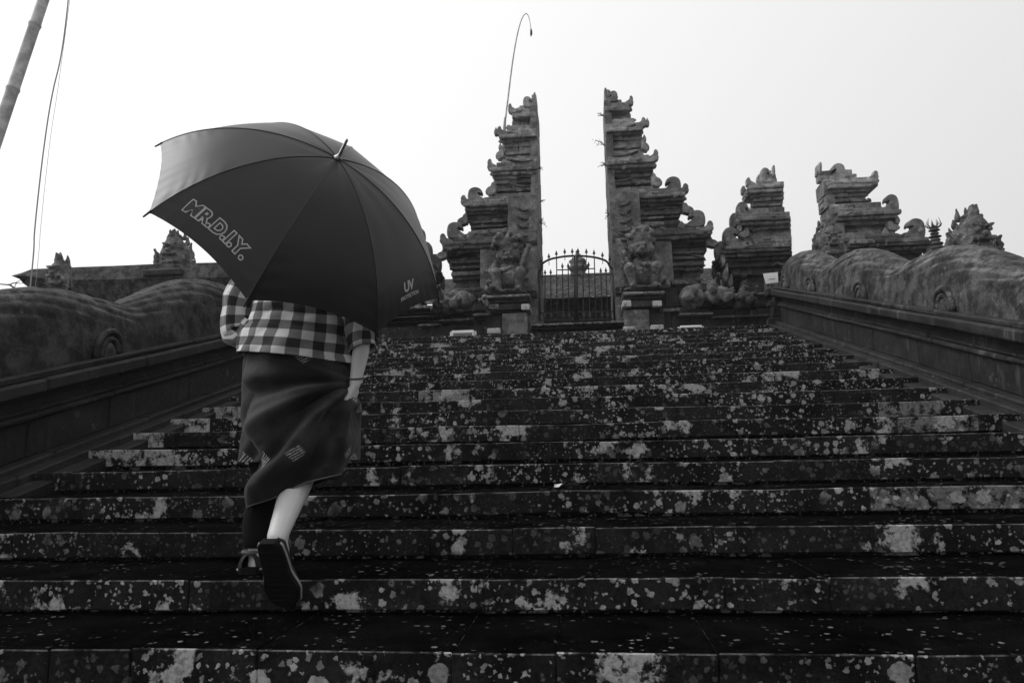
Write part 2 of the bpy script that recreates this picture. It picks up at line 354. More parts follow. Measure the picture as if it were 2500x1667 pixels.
# ------------------------------------------------------------------ balustrades with serpents
def balustrade(sgn, label, lab2):
    X0 = XR if sgn > 0 else XL
    root = thing('balustrade', label, 'balustrade', (X0+sgn*.4, 6.0, 0))
    E = lambda e: X0+sgn*e
    MW, MS = (M_WALL, M_SERP) if sgn > 0 else (M_WALLD, M_SERPD)  # left side takes the copies with painted shade
    Y0, Y1 = .55, 11.42
    sh = lambda v: Vector((v.x, v.y, v.z+zs(v.y)))
    def run(name, e0, e1, r0, r1, length, ch=.009, mat=None, end=Y1, jit=.0045):
        y = Y0-random.uniform(0, .4)
        while y < end:
            y2 = min(y+length*random.uniform(.8, 1.2), end)
            if end-y2 < .25: y2 = end
            mb = MB(); mb.box(E(e0)+sgn*random.uniform(-.003, .003), E(e1), y+.003, y2-.003, r0+random.uniform(-.002, .002), r1+random.uniform(-.002, .002), ch, jit, fn=sh)
            mb.build(name, MW, root); y = y2
    run('base_stone', -.02, .19, -.26, -.045, .8)
    run('base_stone', .10, .34, -.26, .012, .9)
    run('ledge_stone', .19, .36, .0, .050, .9, .012)
    run('panel_stone', .285, .50, .050, .285, .95)
    run('moulding_stone', .24, .50, .287, .325, 1.1, .012)
    run('moulding_stone', .27, .50, .327, .352, 1.1, .006)
    run('recess_stone', .32, .52, .354, .428, 1.1)
    run('moulding_stone', .24, .50, .430, .455, 1.1, .006)
    run('coping_stone', .165, .92, .457, .545, 1.25, .014)
    run('coping_stone', .215, .88, .547, .590, 1.25, .010)
    c = MB()
    c.add([sh(Vector((E(e), y, z))) if top else Vector((E(e), y, -.2)) for e, y, z, top in
           [(.30, Y0, -.2, 0), (.82, Y0, -.2, 0), (.82, Y1-.02, 0, 0), (.30, Y1-.02, 0, 0), (.30, Y0, .45, 1), (.82, Y0, .45, 1), (.82, Y1-.02, .45, 1), (.30, Y1-.02, .45, 1)]],
          [(0, 1, 2, 3), (4, 5, 6, 7), (0, 1, 5, 4), (1, 2, 6, 5), (2, 3, 7, 6), (3, 0, 4, 7)])
    c.build('wall_core', MW, root, norm=True)
    # upper end: carved console that closes the mouldings
    e_ = MB()
    for (a, b, r0, r1, yy) in ((.10, .8, -.1, .10, .12), (.16, .78, .10, .28, .08), (.12, .84, .28, .36, .14), (.2, .8, .36, .45, .06), (.12, .94, .45, .56, .15)):
        e_.box(E(a), E(b), Y1-.05, Y1+yy, r0+zs(Y1), r1+zs(Y1), .015, .004)
    e_.build('end_console', MW, root)
    # the body
    ya, yb = .7, 11.62; ny, nf = 900, 92
    yy = np.linspace(ya, yb, ny); ph = np.linspace(-.12, PI+.12, nf)
    vs = []
    for i, y in enumerate(yy):
        u = ((y-4.45) % 2.04)/2.04
        hump = abs(math.cos(PI*u))**1.25
        hgt = .358 + .172*hump
        endf = math.sqrt(max(0.0, 1-max(0, (y-(yb-.42))/.42)**2)) * math.sqrt(max(0.0, 1-max(0, ((ya+.4)-y)/.4)**2))
        wid = (.235 + .02*hump)*(.25+.75*endf)
        for p in ph:
            cx, sz = math.cos(p), math.sin(p)
            x = math.copysign(abs(cx)**.82, cx)*wid; z = (max(sz, -.2) if sz < 0 else sz**.85)*hgt*endf
            # overlapping scales that wind over the back like a rope
            inner = p if sgn < 0 else PI-p          # 0 at the outer foot, pi at the stair side
            q = y/.34 - inner*.7; row = inner/.27 + y/.46
            ri = math.floor(row); fr = row-ri
            qq = q + (.5 if ri % 2 else 0)
            fq = qq-math.floor(qq)
            arch = 1-(2*fr-1)**2
            sc = (.6+.4*(fq if fq < .9 else (1-fq)*9))*.022*arch**.5
            wtop = min(1, max(0, (sz-.42)/.18)) * (1 if sz > 0 else 0)
            P = Vector((x, y*1.0, z))
            rg = noise.fractal(Vector((x*9+sgn*5, y*9, z*9)), .7, 2.2, 4)*.006 + abs(noise.noise(Vector((x*30, y*30, z*30+sgn*9))))*.008
            d = sc*wtop + rg*(1-.72*wtop)
            vs.append((E(.545)+x+cx*d, y, zs(y)+.592+z+max(sz, 0)*d))
    fs = [(i*nf+j, (i+1)*nf+j, (i+1)*nf+j+1, i*nf+j+1) for i in range(ny-1) for j in range(nf-1)]
    mb = MB(); mb.v = vs; mb.f = fs
    body = mb.build('serpent_body', MS, root, smooth=True, norm=True, label=lab2)
    # belly curls along the foot of the body
    ys = [11.0, 9.85, 8.15, 6.35, 4.75, 3.0] if sgn > 0 else [10.6, 8.7, 6.9, 5.05, 3.4]
    for y in ys:
        c = MB(); zc = zs(y)+.60
        for R_, r_, off in ((.150, .026, .03), (.100, .022, .035)):
            c.tube([(E(.315-off), y+math.cos(a)*R_, zc+math.sin(a)*R_*1.15+(math.cos(a)*R_)*SLOPE) for a in np.linspace(-.1, PI+.1, 13)], r_, 7)
        c.ell((E(.290), y, zc), (.045, .075, .095), 10, 8)
        c.build('belly_curl', MS, root, smooth=True)
    return root
balustrade(1, 'carved stone balustrade with scaly serpent back, right of the steps', 'humped scaly serpent body')
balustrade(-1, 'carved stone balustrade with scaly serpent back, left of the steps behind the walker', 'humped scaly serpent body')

# ------------------------------------------------------------------ carved ornament outlines (u outward, z up, unit size)
CURL = [(0, 0), (.9, 0), (1.0, .35), (.98, .75), (.88, .98), (.66, 1.08), (.42, 1.05), (.24, .92), (.16, .74), (.2, .62), (.32, .72), (.44, .70), (.42, .58), (.25, .42), (.02, .22)]
HORN = [(0, 0), (.55, -.05), (.8, .08), (.98, .18), (1.02, .34), (.94, .42), (1.0, .56), (.94, .78), (.78, .9), (.62, .84), (.60, .68), (.52, .55), (.3, .42), (.05, .34)]
KNOB = [(0, .95), (.25, 1.0), (.42, .85), (.45, .68), (.7, .62), (.95, .42), (1.0, .2), (.82, .16), (.72, -.02), (.45, -.02), (.22, .1), (0, .1)]
EAR = [(0, 0), (.3, 0), (.28, .35), (.36, .62), (.34, .9), (.2, 1.0), (.04, .95), (0, .6)]
LEAF = [(0, 0), (.5, 0), (.62, .3), (.55, .62), (.36, .82), (.25, 1.1), (.14, .82), (-.05, .62), (-.12, .3)]
def smooth_poly(P, it=1):
    for _ in range(it):
        Q = []
        for i in range(len(P)):
            a, b = P[i], P[(i+1) % len(P)]
            Q += [(a[0]*.75+b[0]*.25, a[1]*.75+b[1]*.25), (a[0]*.25+b[0]*.75, a[1]*.25+b[1]*.75)]
        P = Q
    return P
ORN = {'curl': smooth_poly(CURL), 'horn': smooth_poly(HORN), 'knob': smooth_poly(KNOB), 'ear': smooth_poly(EAR), 'leaf': smooth_poly(LEAF)}

BOSS = []
for v_ in range(4):
    mb = MB().ell((0, 0, 0), 1.0, 9, 6); rs_ = np.random.RandomState(v_+50)
    mb.v = [tuple(Vector(p)*(1+.38*noise.noise(Vector(p)*1.7+Vector((v_*5, 0, 0))))) for p in mb.v]
    me_ = mb.mesh('carved_boss', smooth=False); me_.materials.append(M_TOWER); BOSS.append(me_)
def half_gate(label, rows, orns, Yc, mirror, axis, inner_taper=None, uscale=1.0, mats=None, scallops=(), Yfun=None, stone_len=.33, group=None, dz=0.0, zbase=ZTOP, name='split_gate_half', xshift=0.0, cheeks=True, nboss=1.6, small=False):
    """rows: (top, bottom, outer, inner, front distance) traced on the viewer's left half, turned into metres at that distance;
       mirror=True builds its twin across the gate's axis plane"""
    def X(x):
        return axis + (axis-x)*uscale if mirror else x
    p0 = at(rows[-1][2], rows[-1][1], Yc)
    root = thing(name, label, 'temple gate', (X((p0.x+at(rows[-1][3], rows[-1][1], Yc).x)/2)+xshift, Yc, zbase), group)
    yfs = [r[4] for r in rows]
    tr = [sum(yfs[max(0, i-4):i+5])/len(yfs[max(0, i-4):i+5]) for i in range(len(yfs))]
    cheek = [(r[0], r[1], r[3], t-.03) for r, t in zip(rows, tr)]
    rows = [r[:4]+(r[4]+(r[4]-t)*1.1,) for r, t in zip(rows, tr)]
    for i, (yt, yb, xo, xi, yf) in enumerate(rows):
        a = at(xo, (yt+yb)/2, yf); b = at(xi, (yt+yb)/2, yf)
        z1 = at(xo, yt, yf).z+dz; z0 = at(xo, yb, yf).z+dz
        nxt = rows[i+1] if i+1 < len(rows) else None
        if nxt and abs(nxt[0]-yb) < 3 and nxt[4] != yf: z0 = min(z0, at(nxt[2], nxt[0], nxt[4]).z+dz)
        xa, xb = a.x, b.x
        n = max(1, round((xb-xa)/stone_len)); cuts = [xa + (xb-xa)*j/n for j in range(n+1)]
        for j in range(1, n): cuts[j] += random.uniform(-.06, .06)
        yb_ = 2*Yc-yf
        for j in range(n):
            e = random.uniform(-.012, .012)
            mb = MB().box(X(cuts[j]+.001)+xshift, X(cuts[j+1]-.001)+xshift, yf+e, yb_-e, z0+.0008, z1-.0008, .012 if z1-z0 > .05 else .007, .005)
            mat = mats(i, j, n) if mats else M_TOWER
            o = mb.build('stone', mat, root)
            if random.random() < .10: o['pale'] = random.uniform(.25, .6)
    if cheeks:                                            # smooth dressed reveal along the gap
        for i in range(2, len(cheek), 4):
            g_ = cheek[i:i+4]; yf = g_[0][3]; ip = min(q[2] for q in g_)
            z1 = at(ip, g_[0][0], yf).z+dz; z0 = at(ip, g_[-1][1], g_[-1][3]).z+dz
            if i+4 < len(cheek): z0 = at(ip, cheek[i+4][0], cheek[i+4][3]).z+dz
            xa = at(ip, g_[0][0], yf).x
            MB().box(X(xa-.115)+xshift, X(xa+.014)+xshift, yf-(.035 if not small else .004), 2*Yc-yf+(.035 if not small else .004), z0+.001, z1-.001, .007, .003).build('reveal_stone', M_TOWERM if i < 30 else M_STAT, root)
    rs = np.random.RandomState(len(rows)+int(mirror))
    for (yt, yb, xo, xi, yf) in rows:                      # worn bosses of the carved mouldings
        if nboss <= 0: break
        a = at(xo, (yt+yb)/2, yf); b = at(xi, (yt+yb)/2, yf); hh = at(xo, yt, yf).z-at(xo, yb, yf).z
        for _ in range(int(nboss*(b.x-a.x)/.5*rs.uniform(.3, 1))):
            x = rs.uniform(a.x, b.x-.12); me = BOSS[rs.randint(4)]; o = link('carved_boss', me, None, root)
            o.location = Vector((X(x)+xshift, yf+.004, a.z+dz+rs.uniform(-.5, .5)*hh))-root.location
            o.scale = (rs.uniform(.03, .085), rs.uniform(.02, .04), rs.uniform(.018, .045)); o.rotation_euler = (0, rs.uniform(-.5, .5), 0)
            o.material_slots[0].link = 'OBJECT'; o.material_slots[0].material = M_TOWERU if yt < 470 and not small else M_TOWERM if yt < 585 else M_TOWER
        for sd_ in (0, 1):
            if rs.rand() < .55:
                o = link('carved_boss', BOSS[rs.randint(4)], None, root); s_ = rs.uniform(.025, .05)
                o.location = Vector((X(a.x+rs.uniform(-.01, .02))+xshift, (yf+.06) if sd_ == 0 else rs.uniform(yf+.1, 2*Yc-yf-.1), a.z+dz+rs.uniform(-.4, .4)*hh))-root.location; o.scale = (s_, s_*1.2, s_*rs.uniform(.6, 1.3))
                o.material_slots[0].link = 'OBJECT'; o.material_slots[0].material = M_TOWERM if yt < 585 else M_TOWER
    for (kind, x0, y0, x1, y1, yf, th) in orns:          # box in pixels: root side x0,y0(bottom) -> tip x1,y1(top)
        a = at(x0, y0, yf); b = at(x1, y1, yf); P = ORN[kind]
        w = abs(b.x-a.x); h = b.z-a.z; s = -1 if x1 < x0 else 1
        for yy in ((yf-.02, yf+th), (2*Yc-yf-th, 2*Yc-yf+.02)):
            mb = MB(); mb.prism(P, lambda u, y, z: Vector((X(a.x+s*u*w)+xshift, y, a.z+z*h+dz)), yy[0], yy[1], .10)
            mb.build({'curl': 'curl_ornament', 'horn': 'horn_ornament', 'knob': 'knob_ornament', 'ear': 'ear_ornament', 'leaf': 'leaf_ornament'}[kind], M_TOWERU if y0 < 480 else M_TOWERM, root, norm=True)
    for (x0, x1, yy, yf) in scallops:                    # drooping feather reliefs on the pilaster
        a = at(x0, yy, yf); b = at(x1, yy, yf); mb = MB()
        pts = [Vector((X(a.x+(b.x-a.x)*t)+xshift, yf-.012, a.z+dz+.05*(1-t)**2-.05*math.sin(t*PI*.9)*.6)) for t in np.linspace(0, 1, 9)]
        mb.tube(pts, [.022, .026, .028, .028, .026, .024, .022, .018, .012], 6)
        mb.build('feather_relief', M_TOWER, root, smooth=True)
    return root

IN = 1311
ROWS = [  # top, bottom, outer, inner, front
 (231, 247, 1298, 1309, 12.98), (241, 258, 1278, 1309, 12.95), (258, 266, 1268, 1309, 12.93), (266, 276, 1257, 1309, 12.90), (276, 287, 1250, 1309, 12.88), (287, 293, 1253, 1309, 12.92), (293, 307, 1256, 1309, 12.94),
 (307, 318, 1240, 1310, 12.86), (318, 328, 1226, 1310, 12.84), (328, 338, 1221, 1310, 12.82), (338, 346, 1224, 1310, 12.86), (346, 360, 1228, 1310, 12.90), (360, 372, 1230, 1310, 12.92), (372, 378, 1232, 1310, 12.88), (378, 383, 1234, 1310, 12.91), (383, 389, 1232, 1310, 12.87), (389, 398, 1224, 1310, 12.82),
 (398, 408, 1212, 1311, 12.78), (408, 418, 1200, 1311, 12.74), (418, 428, 1200, 1311, 12.76), (428, 437, 1204, 1311, 12.80), (437, 450, 1209, 1311, 12.84), (450, 461, 1211, 1311, 12.86), (461, 467, 1208, 1311, 12.80), (467, 474, 1212, 1311, 12.84), (474, 482, 1205, 1311, 12.76),
 (482, 490, 1180, 1311, 12.62), (490, 498, 1150, 1311, 12.58), (498, 506, 1134, 1311, 12.54), (506, 516, 1134, 1311, 12.56), (516, 525, 1137, 1311, 12.60), (525, 534, 1140, 1311, 12.64), (534, 541, 1144, 1311, 12.66), (541, 546, 1150, 1311, 12.62), (546, 551, 1152, 1311, 12.66), (551, 556, 1151, 1311, 12.62), (556, 562, 1153, 1311, 12.66), (562, 572, 1148, 1311, 12.56), (572, 582, 1130, 1311, 12.54),
 (582, 591, 1105, 1311, 12.44), (591, 600, 1084, 1311, 12.40), (600, 610, 1080, 1311, 12.40), (610, 619, 1083, 1311, 12.44), (619, 629, 1088, 1311, 12.48), (629, 638, 1092, 1311, 12.51), (638, 645, 1098, 1311, 12.47), (645, 651, 1101, 1311, 12.51), (651, 657, 1100, 1311, 12.47), (657, 664, 1104, 1311, 12.51), (664, 674, 1100, 1311, 12.42), (674, 684, 1104, 1311, 12.45), (684, 704, 1112, 1311, 12.50),
 (704, 716, 1104, 1311, 12.40), (716, 734, 1098, 1311, 12.36), (734, 762, 1104, 1311, 12.40), (762, 830, 1098, 1311, 12.36)]
PIL = [(478+i*22, 478+(i+1)*22, 1240, 1312, 12.33) for i in range(11)]
ROWS = ROWS
ORNS = [('ear', 1309, 258, 1290, 226, 12.98, .10), ('curl', 1302, 262, 1276, 238, 12.90, .14), ('horn', 1262, 276, 1240, 250, 12.86, .12), ('horn', 1240, 332, 1213, 305, 12.80, .12), ('knob', 1230, 388, 1209, 360, 12.84, .14), ('horn', 1216, 416, 1189, 384, 12.72, .14), ('knob', 1211, 476, 1184, 444, 12.78, .14),
        ('curl', 1185, 496, 1141, 460, 12.56, .18), ('horn', 1155, 500, 1124, 473, 12.52, .14), ('knob', 1142, 548, 1115, 522, 12.54, .16), ('leaf', 1222, 496, 1198, 478, 12.52, .12),
        ('curl', 1137, 582, 1090, 545, 12.42, .20), ('horn', 1105, 596, 1073, 566, 12.38, .16), ('knob', 1092, 632, 1064, 606, 12.40, .16), ('leaf', 1152, 582, 1128, 566, 12.40, .12),
        ('knob', 1112, 736, 1094, 708, 12.36, .16), ('leaf', 1215, 330, 1200, 312, 12.86, .1)]
SCAL = [(1262, 1291, 512+i*21, 12.30) for i in range(9)] + [(1236, 1300, 395, 12.74), (1240, 1298, 330, 12.80), (1246, 1300, 455, 12.78)]
def tmat(i, j, n):  # stone gets paler tier by tier upward, mist painted as colour
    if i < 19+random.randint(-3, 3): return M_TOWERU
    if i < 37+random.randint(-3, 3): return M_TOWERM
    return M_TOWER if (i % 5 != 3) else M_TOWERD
AXG = -.0875
def pilaster(root, mirror):
    for (yt, yb, xo, xi, yf) in PIL:
        a = at(xo, yt, yf); b = at(xi, yb, yf)
        xa, xb = (a.x, b.x) if not mirror else (2*AXG-b.x, 2*AXG-a.x)
        MB().box(xa, xb, yf+random.uniform(-.004, .004), 12.6, b.z+.001, a.z-.001, .006, .002).build('stone', M_TOWERM, root)
    for (yt, yb) in ((590, 614), (614, 640), (640, 662), (662, 704)):
        a = at(1172, yt, 12.37); b = at(1242, yb, 12.37); xa, xb = (a.x, b.x) if not mirror else (2*AXG-b.x, 2*AXG-a.x)
        MB().box(xa, xb, 12.37, 12.6, b.z+.001, a.z-.001, .01, .004).build('stone', M_TOWERM, root)
for mir, lab in ((False, 'taller ruined-looking left half of the central split gate, in grey carved stone'), (True, 'right half of the central split gate, stepped grey stone with curled ornaments')):
    lab = 'left half of the tall central split gate, beside the thin curved bamboo' if not mir else 'right half of the tall central split gate, fern stalks on its inner face'
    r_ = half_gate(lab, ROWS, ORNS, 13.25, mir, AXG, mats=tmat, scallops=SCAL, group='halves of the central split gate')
    pilaster(r_, mir)

# smaller side gates
SROWS = [(425, 436, 1857, 1895, 12.98), (436, 446, 1852, 1898, 12.96), (446, 453, 1838, 1914, 12.90), (453, 462, 1828, 1914, 12.86), (462, 471, 1829, 1914, 12.86), (471, 480, 1834, 1915, 12.9), (480, 492, 1840, 1915, 12.93), (492, 499, 1843, 1912, 12.95), (499, 504, 1839, 1912, 12.91), (504, 509, 1843, 1912, 12.95), (509, 522, 1826, 1916, 12.86),
 (522, 530, 1812, 1929, 12.8), (530, 540, 1803, 1931, 12.76), (540, 550, 1806, 1932, 12.78), (550, 562, 1818, 1932, 12.82), (562, 572, 1826, 1932, 12.86), (572, 580, 1830, 1932, 12.82), (580, 590, 1815, 1933, 12.76),
 (590, 600, 1790, 1934, 12.68), (600, 610, 1770, 1934, 12.62), (610, 619, 1763, 1934, 12.62), (619, 629, 1765, 1935, 12.64), (629, 639, 1770, 1935, 12.68), (639, 647, 1775, 1935, 12.71), (647, 654, 1778, 1935, 12.67), (654, 662, 1780, 1935, 12.71), (662, 674, 1786, 1935, 12.68), (674, 690, 1810, 1936, 12.74), (690, 745, 1815, 1936, 12.7), (745, 830, 1805, 1936, 12.7)]
SORN = [('ear', 1893, 428, 1878, 403, 12.94, .10), ('curl', 1886, 446, 1856, 412, 12.90, .13), ('horn', 1846, 456, 1821, 430, 12.84, .12), ('curl', 1835, 536, 1797, 496, 12.74, .14), ('knob', 1812, 566, 1800, 536, 12.76, .12), ('knob', 1830, 580, 1802, 556, 12.76, .14),
        ('curl', 1812, 602, 1764, 558, 12.60, .17), ('knob', 1772, 650, 1757, 602, 12.62, .14), ('knob', 1780, 688, 1762, 640, 12.64, .16), ('knob', 1790, 700, 1774, 668, 12.66, .16), ('knob', 1820, 735, 1800, 685, 12.68, .2), ('leaf', 1850, 596, 1828, 572, 12.66, .1), ('leaf', 1905, 524, 1895, 506, 12.8, .1)]
SORNR = [('ear', 1932, 428, 1914, 400, 12.98, .12), ('curl', 1918, 447, 1880, 410, 12.92, .14)]+SORN[2:]
AXS = (at(1976, 530, 12.76)).x
def smat(i, j, n): return M_TOWERU if i < 9+random.randint(-2, 2) else M_TOWERM if i < 19+random.randint(-2, 2) else M_TOWER if i < 23 else M_TOWERD  # same painted mist steps on the small gates
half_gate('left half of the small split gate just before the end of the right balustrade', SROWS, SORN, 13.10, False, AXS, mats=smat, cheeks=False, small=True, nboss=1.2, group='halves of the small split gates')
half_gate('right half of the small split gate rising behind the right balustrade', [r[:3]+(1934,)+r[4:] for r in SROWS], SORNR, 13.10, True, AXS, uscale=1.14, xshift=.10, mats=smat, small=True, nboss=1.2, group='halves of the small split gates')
def flip(rows): return rows
# its counterpart on the far side of the central gate
def mirrored_small():
    for mir, lab in ((False, 'small split gate half seen as a dark sliver at the edge of the umbrella'), (True, 'small split gate half hidden behind the umbrella')):
        if mir: continue
        root = half_gate(lab, SROWS, SORN, 13.10, True, AXG, mats=smat, small=True, nboss=1.2, cheeks=False, group='halves of the small split gates')
mirrored_small()

# ------------------------------------------------------------------ walls and pedestals on the top landing
def slab_px(root, name, x0, x1, yt, yb, yf, depth, mat, ch=.010, pale=None, n=1, jit=.004):
    a = at(x0, yb, yf); b = at(x1, yt, yf)
    for j in range(n):
        xa = a.x+(b.x-a.x)*j/n; xb = a.x+(b.x-a.x)*(j+1)/n
        o = MB().box(xa+.001, xb-.001, yf+random.uniform(-.006, .006), yf+depth, a.z+.0005, b.z-.0005, ch, jit).build(name, mat, root)
        if pale: o['pale'] = pale
W1 = thing('low_wall', 'low dark layered stone wall left of the gate, at the top of the steps', 'wall', (-2.2, 12.1, ZTOP), 'low walls beside the gate')
slab_px(W1, 'core_stone', 925, 1232, 752, 834, 12.36, .3, M_TOWERD)
slab_px(W1, 'stone', 930, 1072, 744, 757, 12.06, .5, M_TOWERD, pale=.8, n=3)
slab_px(W1, 'stone', 930, 1185, 757, 769, 12.16, .4, M_TOWERD, n=4)
slab_px(W1, 'stone', 930, 1200, 768.5, 778, 12.24, .4, M_TOWERD, n=3)
slab_px(W1, 'stone', 930, 1075, 769, 777, 12.06, .5, M_TOWERD, pale=.3, n=3)
slab_px(W1, 'stone', 1072, 1155, 776, 785, 12.02, .5, M_STAT, n=2)
slab_px(W1, 'stone', 1153, 1195, 763, 771, 12.00, .5, M_STAT, n=1)
slab_px(W1, 'stone', 930, 1200, 777, 790, 12.18, .4, M_TOWERD, n=4)
slab_px(W1, 'stone', 1020, 1074, 789, 797, 12.04, .5, M_STAT, n=1)
slab_px(W1, 'stone', 930, 1240, 790, 830, 12.14, .4, M_TOWERD, n=5)
W2 = thing('low_wall', 'low dark layered stone wall between the gate and the right balustrade', 'wall', (2.0, 12.1, ZTOP), 'low walls beside the gate')
slab_px(W2, 'core_stone', 1585, 1900, 716, 834, 12.40, .3, M_TOWERD)
slab_px(W2, 'stone', 1598, 1680, 684, 697, 12.20, .5, M_TOWERD, pale=.5, n=2)
slab_px(W2, 'stone', 1590, 1690, 697, 752, 12.28, .4, M_TOWERD, n=3)
slab_px(W2, 'stone', 1740, 1900, 712, 724, 12.10, .5, M_TOWERD, pale=.5, n=4)
slab_px(W2, 'stone', 1680, 1900, 724, 752, 12.22, .4, M_TOWERD, n=4)
slab_px(W2, 'stone', 1620, 1660, 752, 761, 12.02, .5, M_STAT, n=1)
slab_px(W2, 'stone', 1658, 1742, 761, 770, 12.00, .5, M_STAT, pale=.4, n=2)
slab_px(W2, 'stone', 1740, 1900, 766, 776, 12.03, .5, M_STAT, pale=.3, n=3)
slab_px(W2, 'stone', 1590, 1900, 752, 830, 12.18, .4, M_TOWERD, n=6)
def boulder(px, py, w, h, yf, label, seed, spike=False, mat=M_STAT):
    c = at(px, py, yf); k = (yf)/F_PX
    mb = MB().ell(c, (w*k/2, w*k/2.4, h*k/2)); rs = np.random.RandomState(seed)
    for i in range(7):
        a = rs.uniform(0, 2*PI); mb.ell(c+Vector((math.cos(a)*w*k*.28, -.05*i, rs.uniform(-.3, .35)*h*k)), rs.uniform(.12, .24)*w*k, 8, 6)
    if spike: mb.cap(c+Vector((0, 0, h*k*.3)), c+Vector((0, 0, h*k*.72)), .06, .02)
    me = remesh(mb, .02, .03, 7, 1, seed)
    return tag(place(me, 'carved_lump', mat), label, 'carving', 'worn carved lumps on the low walls')
boulder(1128, 735, 66, 46, 12.0, 'pale worn carved lump on the low wall left of the gate', 3)
boulder(1085, 752, 60, 40, 11.98, 'dark round worn carving resting on the left low wall', 5, mat=M_TOWERD)
boulder(1182, 741, 26, 30, 11.95, 'small white-topped knob against the left pedestal', 6)
boulder(1690, 726, 60, 64, 12.0, 'mossy worn carved lump right of the gate under the knobbed corner', 8)
boulder(1752, 722, 70, 40, 11.98, 'pointed worn carving on the right low wall near the balustrade', 9, True)
boulder(1820, 735, 60, 44, 11.95, 'flat worn carving just left of the serpent end', 12, mat=M_TOWERD)
boulder(1618, 696, 36, 26, 12.1, 'rough little coil of stone beside the right guardian', 14)
boulder(1200, 704, 40, 26, 12.0, 'rough little coil of stone beside the left guardian', 15)

def pedestal(label, x0, x1, mirror):
    r = thing('pedestal', label, 'pedestal', (at((x0+x1)/2, 800, 12.1).x, 12.1, ZTOP), 'statue pedestals flanking the iron gate')
    w = x1-x0; m = (lambda a, b: (x0+a*w, x0+b*w)) if not mirror else (lambda a, b: (x1-b*w, x1-a*w))
    def s(a, b, yt, yb, yf, mat, pale=None, n=1):
        p, q = m(a, b); slab_px(r, 'stone', p, q, yt, yb, yf, .62, mat, .012, pale, n)
    dy = -8 if mirror else 0
    s(0, 1, 717+dy, 728+dy, 11.90, M_STAT, 1.0, 2)
    s(.08, .96, 728+dy, 741+dy, 12.00, M_TOWERD, None, 2)
    s(.30, .80, 741+dy, 758+dy, 11.92, M_TOWERD)
    s(.80, 1.0, 741+dy, 757+dy, 11.88, M_WHITEST, .8)
    s(0.08, .30, 741+dy, 757+dy, 11.88, M_WHITEST if mirror else M_TOWERD, .6)
    s(.12, .9, 757+dy, 764+dy, 12.0, M_TOWERD)
    s(.38, .94, 763+dy, 832, 11.96, M_STAT)
    s(.02, .40, 770+dy, 832, 12.1, M_TOWERD)
    s(.04, .34, 800+dy, 815+dy, 11.86, M_WHITEST, .9)
    if mirror: s(.70, .98, 796, 806, 11.86, M_WHITEST, .9)
pedestal('layered stone pedestal under the left guardian statue', 1184, 1294, False)
pedestal('layered stone pedestal with two white blocks, under the right guardian statue', 1520, 1624, True)

# threshold of the gate
th = thing('threshold', 'lichen covered stone sill under the iron gate', 'step', (AXG, 12.1, ZTOP))
slab_px(th, 'stone', 1296, 1526, 783, 796, 12.05, .8, M_STEP, pale=.45, n=5)
slab_px(th, 'stone', 1296, 1520, 796, 802, 12.12, .7, M_TOWERD, n=3)

# ------------------------------------------------------------------ seated guardians and carved heads
def blob_tool(base, k, mirror=False):
    """prims are given in units of the figure's own height k, x to the right, z up, y towards the gate"""
    s = -1 if mirror else 1
    return lambda x, y, z: Vector((base[0]+s*x*k, base[1]+y*k, base[2]+z*k))
def guardian(px, pyb, pyt, Y, label, mirror, seed):
    b = at(px, pyb, Y); k = at(px, pyt, Y).z-b.z; P = blob_tool(b, k, mirror); mb = MB(); rs = np.random.RandomState(seed)
    mb.ell(P(0, .12, .30), (.20*k, .16*k, .24*k)); mb.ell(P(0, .02, .25), (.16*k, .12*k, .14*k))          # trunk, belly
    for sx in (-1, 1):
        mb.cap(P(sx*.10, .05, .16), P(sx*.19, -.16, .30), .085*k, .09*k)       # thigh
        mb.cap(P(sx*.19, -.16, .30), P(sx*.15, -.14, .05), .085*k, .05*k)      # shin
        mb.cap(P(sx*.15, -.14, .03), P(sx*.17, -.27, .025), .05*k, .035*k)     # foot
        mb.cap(P(sx*.20, .10, .50), P(sx*.27, -.04, .36), .07*k, .055*k)
        mb.ell(P(sx*.15, -.03, .62), (.05*k, .03*k, .07*k))                     # ear
        mb.ell(P(sx*.055, -.125, .66), .03*k, 8, 6)                             # eye
    mb.cap(P(-.27, -.04, .36), P(-.02, -.20, .34), .05*k, .04*k); mb.cap(P(-.02, -.20, .34), P(.04, -.20, .36), .04*k, .035*k)
    mb.cap(P(.27, -.04, .36), P(.25, -.12, .55), .05*k, .04*k); mb.cap(P(.22, -.14, .42), P(.33, -.10, .72), .03*k, .045*k)   # raised fist with a club
    mb.ell(P(0, .0, .62), (.14*k, .13*k, .13*k)); mb.ell(P(0, -.13, .60), (.05*k, .04*k, .035*k)); mb.ell(P(0, -.11, .55), (.08*k, .05*k, .03*k))
    mb.ell(P(0, .06, .78), (.20*k, .16*k, .17*k))
    for i in range(34):                                                          # tangle of curls round the head
        a = rs.uniform(0, PI); r = rs.uniform(.13, .25); mb.ell(P(math.cos(a)*r*1.05, rs.uniform(-.08, .14), .74+math.sin(a)*r), rs.uniform(.03, .055)*k, 7, 5)
    mb.cap(P(0, .04, .9), P(0, .02, 1.0), .07*k, .03*k)
    mb.ell(P(0, .05, .02), (.30*k, .26*k, .035*k))
    me = remesh(mb, .016, .014, 14, 0, seed)
    tag(place(me, 'guardian_statue', M_STAT), label, 'statue', 'seated guardians beside the iron gate')
guardian(1243, 717, 566, 12.15, 'squat seated stone guardian left of the iron gate, hand on its belly', False, 1)
guardian(1570, 709, 548, 12.15, 'squat seated stone guardian right of the iron gate, knees drawn up', True, 2)

